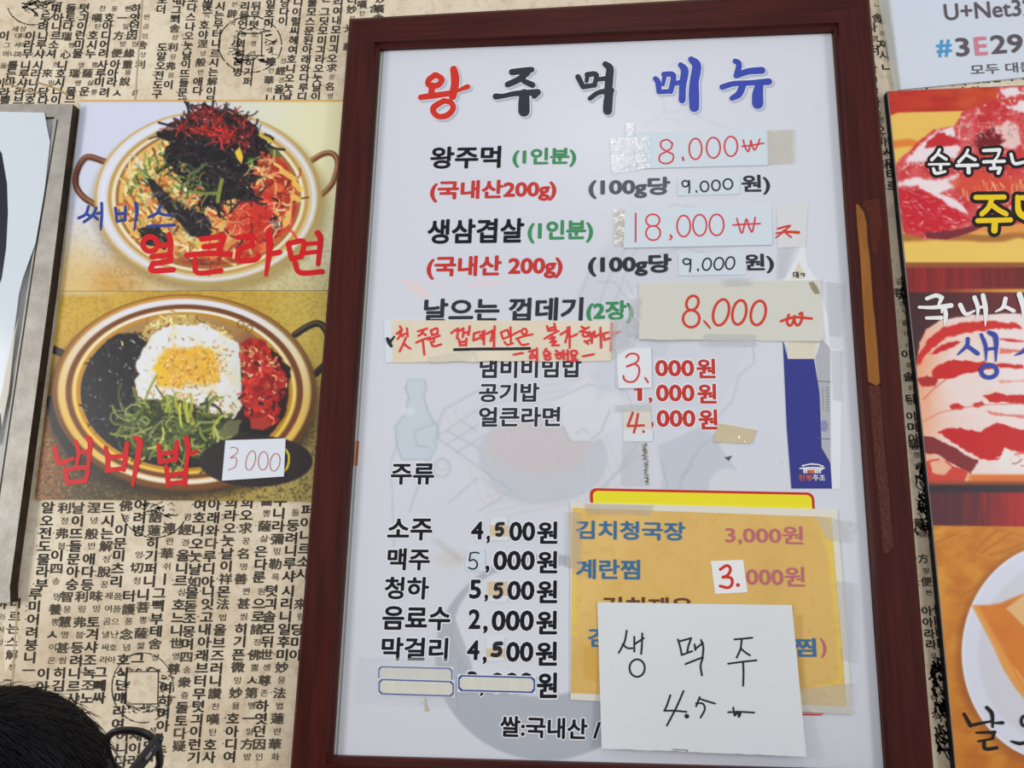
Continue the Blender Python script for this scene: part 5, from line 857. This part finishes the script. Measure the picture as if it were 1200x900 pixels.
lettered('216,120,26 280,98,30 322,112,32;322,112,32 300,165,20;162,180,20 260,182,26 388,168,34;328,172,24 322,215,16;214,256,22 320,254,28;345,185,24 350,240,32 342,308,8;452,165,34 490,228,28 552,205,14;552,112,32 575,180,30 572,262,10;612,98,34 630,200,34 628,310,8;578,182,20 622,176,20;770,120,32 752,180,28 700,212,10;760,172,26 828,206,28;868,90,40 892,170,36 892,248,8', 1050, 330, 6, 20, BW)
lettered('506,402,28 498,450,26 436,512,12;500,450,26 575,505,30;600,372,22 630,450,28 634,556,8;655,356,28 702,395,38 702,560,10;640,475,22 698,468,22;' + ell(655, 630, 55, 44) + '915,470,30 880,500,20 838,518,8', 1050, 330, 6, 30, BB)
lettered('300,520,22 345,602,28;345,602,24 420,585,20 488,572,16;460,475,26 496,520,28 500,612,16;510,584,12 570,582,26;388,652,16 515,648,24;512,650,26 500,690,14;402,712,16 505,694,16;440,712,24 450,765,26 530,758,24;' + ell(728, 570, 26, 36) + '632,712,14 690,728,26 740,718,20', 1080, 750, 6, 20, BK)

# ------------------------------------------------------------------ the seated diner whose hair shows at the lower left
SKIN = mat('skin', (206, 160, 134), .5, bump=(300, .05)); HAIR = mat('black_hair', (20, 19, 23), .42, .2, grain=((60, 60, 60), .5, (14, 13, 16)))
HC = np.array(W(-3, 981, .55))                                        # middle of the head
def unit(v): v = np.asarray(v, float); return v / np.linalg.norm(v)
Fh = unit([.06, 1, 0]); Lh = np.array([-Fh[1], Fh[0], 0.]); tl = math.radians(24)
HF = Fh * math.cos(tl) + np.array([0, 0, math.sin(tl)]); HU = np.cross(HF, Lh); HU *= np.sign(HU[2]); HL = Lh
def hp(f, l, u): return HC + f * HF + l * HL + u * HU               # head axes: forward, left, up
person = empty('person', (HC[0] - .05, HC[1] - .05, 0), 'person with short black hair and dark top looking up at the menu', 'person')
BF = unit([.45, .89, 0]); BL = np.array([-BF[1], BF[0], 0.]); Z = np.array([0, 0, 1.])
NECK = HC - HU * .10 - HF * .045; CH = np.array([HC[0] - .06, HC[1] - .05, HC[2] - .36]); PEL = np.array([CH[0] - .06, CH[1] - .01, .54])
def skin_mesh(name, pts, edges, radii, m, parent, sub=2, root=0):
    me = bpy.data.meshes.new(name); off = wloc(parent); me.from_pydata((np.asarray(pts) - off).tolist(), edges, []); me.update()
    o = bpy.data.objects.new(name, me); COL.objects.link(o); o.modifiers.new('skin', 'SKIN'); 
    if not me.skin_vertices: bpy.context.view_layer.objects.active = o
    for i, r in enumerate(radii): me.skin_vertices[0].data[i].radius = (r, r) if not hasattr(r, '__len__') else r; me.skin_vertices[0].data[i].use_root = i == root
    s = o.modifiers.new('sub', 'SUBSURF'); s.levels = s.render_levels = sub
    dg = bpy.context.evaluated_depsgraph_get(); ev = o.evaluated_get(dg); m2 = bpy.data.meshes.new_from_object(ev); m2.name = name; o.modifiers.clear(); o.data = m2
    m2.materials.clear(); m2.materials.append(m); m2.polygons.foreach_set('use_smooth', [True] * len(m2.polygons)); o.parent = parent; return o
# arms rest on the thighs
def limbs(sgn):
    sh = CH + BL * sgn * .165 + Z * .12; el = sh + BF * .07 + BL * sgn * .06 - Z * .29; wr = el + BF * .235 - BL * sgn * .04 - Z * .02
    return sh, el, wr
HIP = [PEL + BL * s * .09 for s in (1, -1)]; KN = [h + BF * .42 + BL * s * .03 - Z * .02 for h, s in zip(HIP, (1, -1))]; AN = [np.array([k[0] + .0, k[1], .09]) for k in KN]
# body: one continuous skin from pelvis to neck, arms, hands with fingers, legs
P, E_, R = [], [], []
def v_(p, r, link=None):
    P.append(np.asarray(p, float)); R.append(r)
    if link is not None: E_.append((link, len(P) - 1))
    return len(P) - 1
pv = v_(PEL, (.13, .15)); ab = v_(PEL * .5 + CH * .5, (.115, .135), pv); ch = v_(CH, (.12, .15), ab); nk0 = v_(CH + Z * .17 + BF * .005, .075, ch); nk = v_(NECK, .056, nk0); v_(HC - HU * .03, .06, nk)
for s in (1, -1):
    sh, el, wr = limbs(s); a = v_(sh, .052, ch); b = v_(el, .040, a); c = v_(wr, .027, b); pm = v_(wr + BF * .055 - Z * .006, (.020, .034), c)
    for k, (dl, ln) in enumerate(((-.030, .075), (-.010, .086), (.010, .080), (.029, .064))):
        q0 = wr + BF * .092 + BL * dl * s; i0 = v_(q0, .0090, pm); i1 = v_(q0 + BF * ln * .45 - Z * .008, .0085, i0); i2 = v_(q0 + BF * ln * .75 - Z * .026, .0080, i1); v_(q0 + BF * ln * .9 - Z * .044, .0068, i2)
    t0 = v_(wr + BF * .035 - BL * s * .036 - Z * .004, .0105, pm); t1 = v_(wr + BF * .068 - BL * s * .056 - Z * .014, .0095, t0); v_(wr + BF * .092 - BL * s * .060 - Z * .024, .0080, t1)
for s, h, k, a in zip((1, -1), HIP, KN, AN):
    i = v_(h, .085, pv); j = v_(k, .058, i); l = v_((k * .6 + a * .4), .055, j); v_(a, .036, l)
body = skin_mesh('body', P, E_, R, SKIN, person, 2)
# the head is shaped on a sphere and joined into the body's mesh
def head_point(th, ph):                                              # th from the crown, ph round from the front
    x = math.sin(th) * math.cos(ph); y = math.sin(th) * math.sin(ph); z = math.cos(th)
    f, l, u = .098 * x, .076 * y, .118 * z
    if u < 0: l *= 1 - .35 * min(1, -u / .12) ** 1.5; f = f * (1 - .10 * (-u / .12)) if f > 0 else f * (1 - .45 * (-u / .12))
    g = lambda a, b, w: math.exp(-((l - a) ** 2 + (u - b) ** 2) / w ** 2)
    if f > 0:
        f += .020 * g(0, -.028, .013) + .012 * g(0, -.012, .010) + .006 * g(0, -.062, .016) + .007 * g(0, -.098, .018) - .010 * g(.031, 0, .014) - .010 * g(-.031, 0, .014) - .004 * g(0, -.050, .008) + .005 * g(0, .022, .03)
    return f, l, u
nt_, np_ = 40, 56; hv, hf = [], []
for i in range(nt_ + 1):
    for j in range(np_): hv.append(hp(*head_point(math.pi * i / nt_, 2 * math.pi * j / np_)))
for i in range(nt_):
    for j in range(np_): hf.append((i * np_ + j, (i + 1) * np_ + j, (i + 1) * np_ + (j + 1) % np_, i * np_ + (j + 1) % np_))
ear = MB()
for s in (1, -1):
    rg = [hp(-.012 + .020 * math.cos(t) * (1 - .25 * math.sin(t)), s * (.078 + .012 * (math.cos(t) < 0)), -.012 + .032 * math.sin(t)) for t in np.linspace(0, 2 * math.pi, 15)[:-1]]
    ear.tube(rg + rg[:1], .006, 6, False); ear.add(rg + [hp(-.010, s * .074, -.012)], [(k, (k + 1) % 14, 14) for k in range(14)])
bm = bmesh.new(); bm.from_mesh(body.data); off = wloc(body)
for vs_, fs_ in ((hv, hf), (np.concatenate(ear.v), ear.f)):
    bv = [bm.verts.new(np.asarray(p) - off) for p in vs_]
    for f_ in fs_:
        try: bm.faces.new([bv[i] for i in f_]).smooth = True
        except ValueError: pass
bm.to_mesh(body.data); bm.free()
eyem = MB()
EYW = mat('eye_white', (226, 224, 220), .2); EYB = mat('iris_brown', (52, 36, 28), .15); LIP = mat('lip', (178, 104, 96), .45)
for s in (1, -1):
    for nm, c_, r_, mt_ in (('eye', hp(.078, s * .031, 0), .0115, EYW), ('iris', hp(.0865, s * .031, 0), .0052, EYB)):
        m_ = MB(); vv = [c_ + r_ * np.array([math.sin(a) * math.cos(b), math.sin(a) * math.sin(b), math.cos(a)]) for a in np.linspace(0, math.pi, 9) for b in np.linspace(0, 2 * math.pi, 12, endpoint=False)]
        m_.add(vv, [(i * 12 + j, (i + 1) * 12 + j, (i + 1) * 12 + (j + 1) % 12, i * 12 + (j + 1) % 12) for i in range(8) for j in range(12)]).build(nm, mt_, person, True)
    MB().tube([hp(.096 - abs(t) * .004, s * (.031 + t * .017), .020 - t * t * .006) for t in np.linspace(-1, 1, 7)], .0028, 6).build('eyebrow', HAIR, person, True)
MB().tube([hp(.1005 - .010 * t * t, t * .023, -.056 + .003 * t * t) for t in np.linspace(-1, 1, 9)], [.001, .003, .004, .0045, .004, .0045, .004, .003, .001], 8).build('lips', LIP, person, True)
# hair: a cap over skull, temples and nape, with loose strands
def hair_point(th, ph, g=0.0):
    x = math.sin(th) * math.cos(ph); y = math.sin(th) * math.sin(ph); z = math.cos(th)
    return hp((.116 + g) * x - .006, (.094 + g) * y, (.132 + g) * z + .004)
def hair_edge(ph):
    c = math.cos(ph); return math.radians(np.interp(c, [-1, -.3, .15, .5, 1], [130, 124, 112, 92, 80]))
hb = MB(); rr = random.Random(8); A, B_ = 26, 64; vv, ff = [], []
for i in range(A + 1):
    for j in range(B_):
        ph = 2 * math.pi * j / B_; th = hair_edge(ph) * i / A
        vv.append(hair_point(th, ph, .004 * math.sin(9 * ph + 3 * th) * math.sin(th) + rr.gauss(0, .0012) - (.012 if i == A else 0)))
for i in range(A):
    for j in range(B_): ff.append((i * B_ + j, (i + 1) * B_ + j, (i + 1) * B_ + (j + 1) % B_, i * B_ + (j + 1) % B_))
hair = hb.add(vv, ff).build('hair', HAIR, person, True)
st_ = MB()
for k in range(5200):
    ph = rr.uniform(0, 2 * math.pi); t0 = rr.uniform(.0, .85); t1 = min(t0 + rr.uniform(.18, .45), 1.05); e_ = hair_edge(ph); dp = rr.gauss(.12, .16); loose = rr.random() < .10
    g0 = .0015; g1 = rr.uniform(.0, .004) if not loose else rr.uniform(.005, .013)
    pts = []
    for u_ in np.linspace(0, 1, 6):
        p0 = hair_point(e_ * (t0 + (t1 - t0) * u_), ph + dp * u_, g0 + g1 * u_ ** 1.5 + .0018 * math.sin(u_ * 3.1)); pts.append(p0)
    r = rr.uniform(.00035, .0008) * (.6 if loose else 1)
    st_.tube(pts, [r, r, r, r * .9, r * .7, r * .2], 3, False)
tag(st_.build('hair_strands', HAIR, hair, True), kind='stuff')
# clothes
TOP = mat('dark_knit', (44, 46, 54), .85, bump=(400, .3)); TR = mat('dark_trousers', (40, 42, 48), .85, bump=(300, .2)); SH = mat('black_shoe', (30, 30, 32), .5)
P, E_, R = [], [], []
pv = v_(PEL - Z * .02, (.145, .168)); ab = v_(PEL * .5 + CH * .5, (.132, .15), pv); ch = v_(CH, (.136, .165), ab); v_(CH + Z * .155 + BF * .004, .088, ch)
for s in (1, -1):
    sh, el, wr = limbs(s); a = v_(sh, .066, ch); b = v_(el, .052, a); v_(wr - BF * .012, .037, b)
skin_mesh('sweater', P, E_, R, TOP, person, 2)
P, E_, R = [], [], []
pv = v_(PEL - Z * .03, (.142, .160))
for s, h, k, a in zip((1, -1), HIP, KN, AN):
    i = v_(h - Z * .01, .098, pv); j = v_(k, .072, i); l = v_(k * .6 + a * .4, .066, j); v_(a + Z * .02, .055, l)
skin_mesh('trousers', P, E_, R, TR, person, 2)
for k in range(2):
    a = AN[k]; P, E_, R = [], [], []
    c0 = np.array([a[0], a[1], 0]); q0 = v_(c0 - BF * .045 + Z * .042, .040); q1 = v_(c0 + BF * .05 + Z * .042, .041, q0); v_(c0 + BF * .135 + Z * .034, .032, q1)
    skin_mesh('shoe', P, E_, R, SH, person, 2)
# stool
sx, sy = PEL[0] + .02, PEL[1]; stool = empty('stool', (sx, sy, 0), 'round black stool under the seated person, below the picture', 'stool')
STM = mat('stool_black', (40, 40, 42), .5); t = np.linspace(0, 2 * math.pi, 29)[:-1]; sb = MB()
prof = [(.0, .325), (.17, .325), (.18, .335), (.18, .35), (.17, .365), (0.001, .365)]; vv = [np.array([sx + r * math.cos(a), sy + r * math.sin(a), z]) for r, z in prof for a in t]
sb.add(vv, [(i * 28 + j, i * 28 + (j + 1) % 28, (i + 1) * 28 + (j + 1) % 28, (i + 1) * 28 + j) for i in range(5) for j in range(28)]).build('seat', STM, stool)
for a in (45, 135, 225, 315):
    c_, s_ = math.cos(math.radians(a)), math.sin(math.radians(a)); MB().tube([(sx + .12 * c_, sy + .12 * s_, .33), (sx + .17 * c_, sy + .17 * s_, 0)], .013, 10).build('leg', STM, stool)
# eyeglasses: chunky black frame seen from behind on the right
GB = mat('black_acetate', (28, 28, 32), .3, .5); GS = mat('silver_rivet', (150, 152, 156), .3, metal=.8)
GH = np.array(W(184, 867, .44))                                       # right hinge
Gd = GH - hp(0, 0, 0); gx = np.array([Gd @ HF, Gd @ HL, Gd @ HU])
gl = empty('eyeglasses', GH, 'black framed eyeglasses at the lower left edge of the wall, worn by the person', 'eyeglasses')
def gp(f, l, u): return GH + f * HF + l * HL + u * HU               # from the hinge
def rim(cx):
    o = []
    for k in range(33):
        a = 2 * math.pi * k / 32; x = math.cos(a); y = math.sin(a)
        o.append((abs(x) ** .75 * math.copysign(1, x) * .031, abs(y) ** .75 * math.copysign(1, y) * .028))
    return [gp(.004, cx + x, -.021 + y) for x, y in o]
front = MB()
for cx in (.0345, .1065): front.tube(rim(cx), .0042, 8, False)
front.tube([gp(.004, .064, -.010), gp(.008, .0705, -.006), gp(.004, .077, -.010)], .0034, 8); front.tube([gp(.004, .006, -.004), gp(.003, -.001, -.0005), gp(-.001, -.002, 0)], .0048, 8); front.tube([gp(.004, .135, -.004), gp(.003, .142, -.0005), gp(-.001, .143, 0)], .0048, 8)
front.build('front_frame', GB, gl, True)
LENS = mat('lens', (214, 214, 210), .03, .5, alpha=.10)
for cx in (.0345, .1065):
    r_ = rim(cx)[:-1]; c_ = np.mean(r_, 0) + HF * .0015; MB().add(r_ + [c_], [(k, (k + 1) % 32, 32) for k in range(32)]).build('lens', LENS, gl, True)
for l_ in (-.002, .143):
    MB().add(*(lambda q: (q, [(0, 1, 2, 3), (7, 6, 5, 4), (0, 4, 5, 1), (1, 5, 6, 2), (2, 6, 7, 3), (3, 7, 4, 0), (4, 8, 9, 5), (5, 9, 10, 6), (6, 10, 11, 7), (7, 11, 8, 4), (8, 11, 10, 9)]))(
        [gp(f, l_ + a, u + b) for f, u, h in ((.001, .0, .0075), (-.10, -.004, .0065), (-.138, -.026, .005)) for a, b in ((-.0022, -h), (.0022, -h), (.0022, h), (-.0022, h))])).build('temple', GB, gl)
    for f_ in (-.012, -.017): MB().tube([gp(f_, l_ - .0028, .001), gp(f_, l_ + .0028, .001)], .0012, 8).build('rivet', GS, gl)
    MB().tube([gp(-.020, l_ - .0026, .0), gp(-.030, l_ - .0026, -.0005)], .0022, 6).build('metal_plate', GS, gl)
bpy.data.objects.remove(_to)
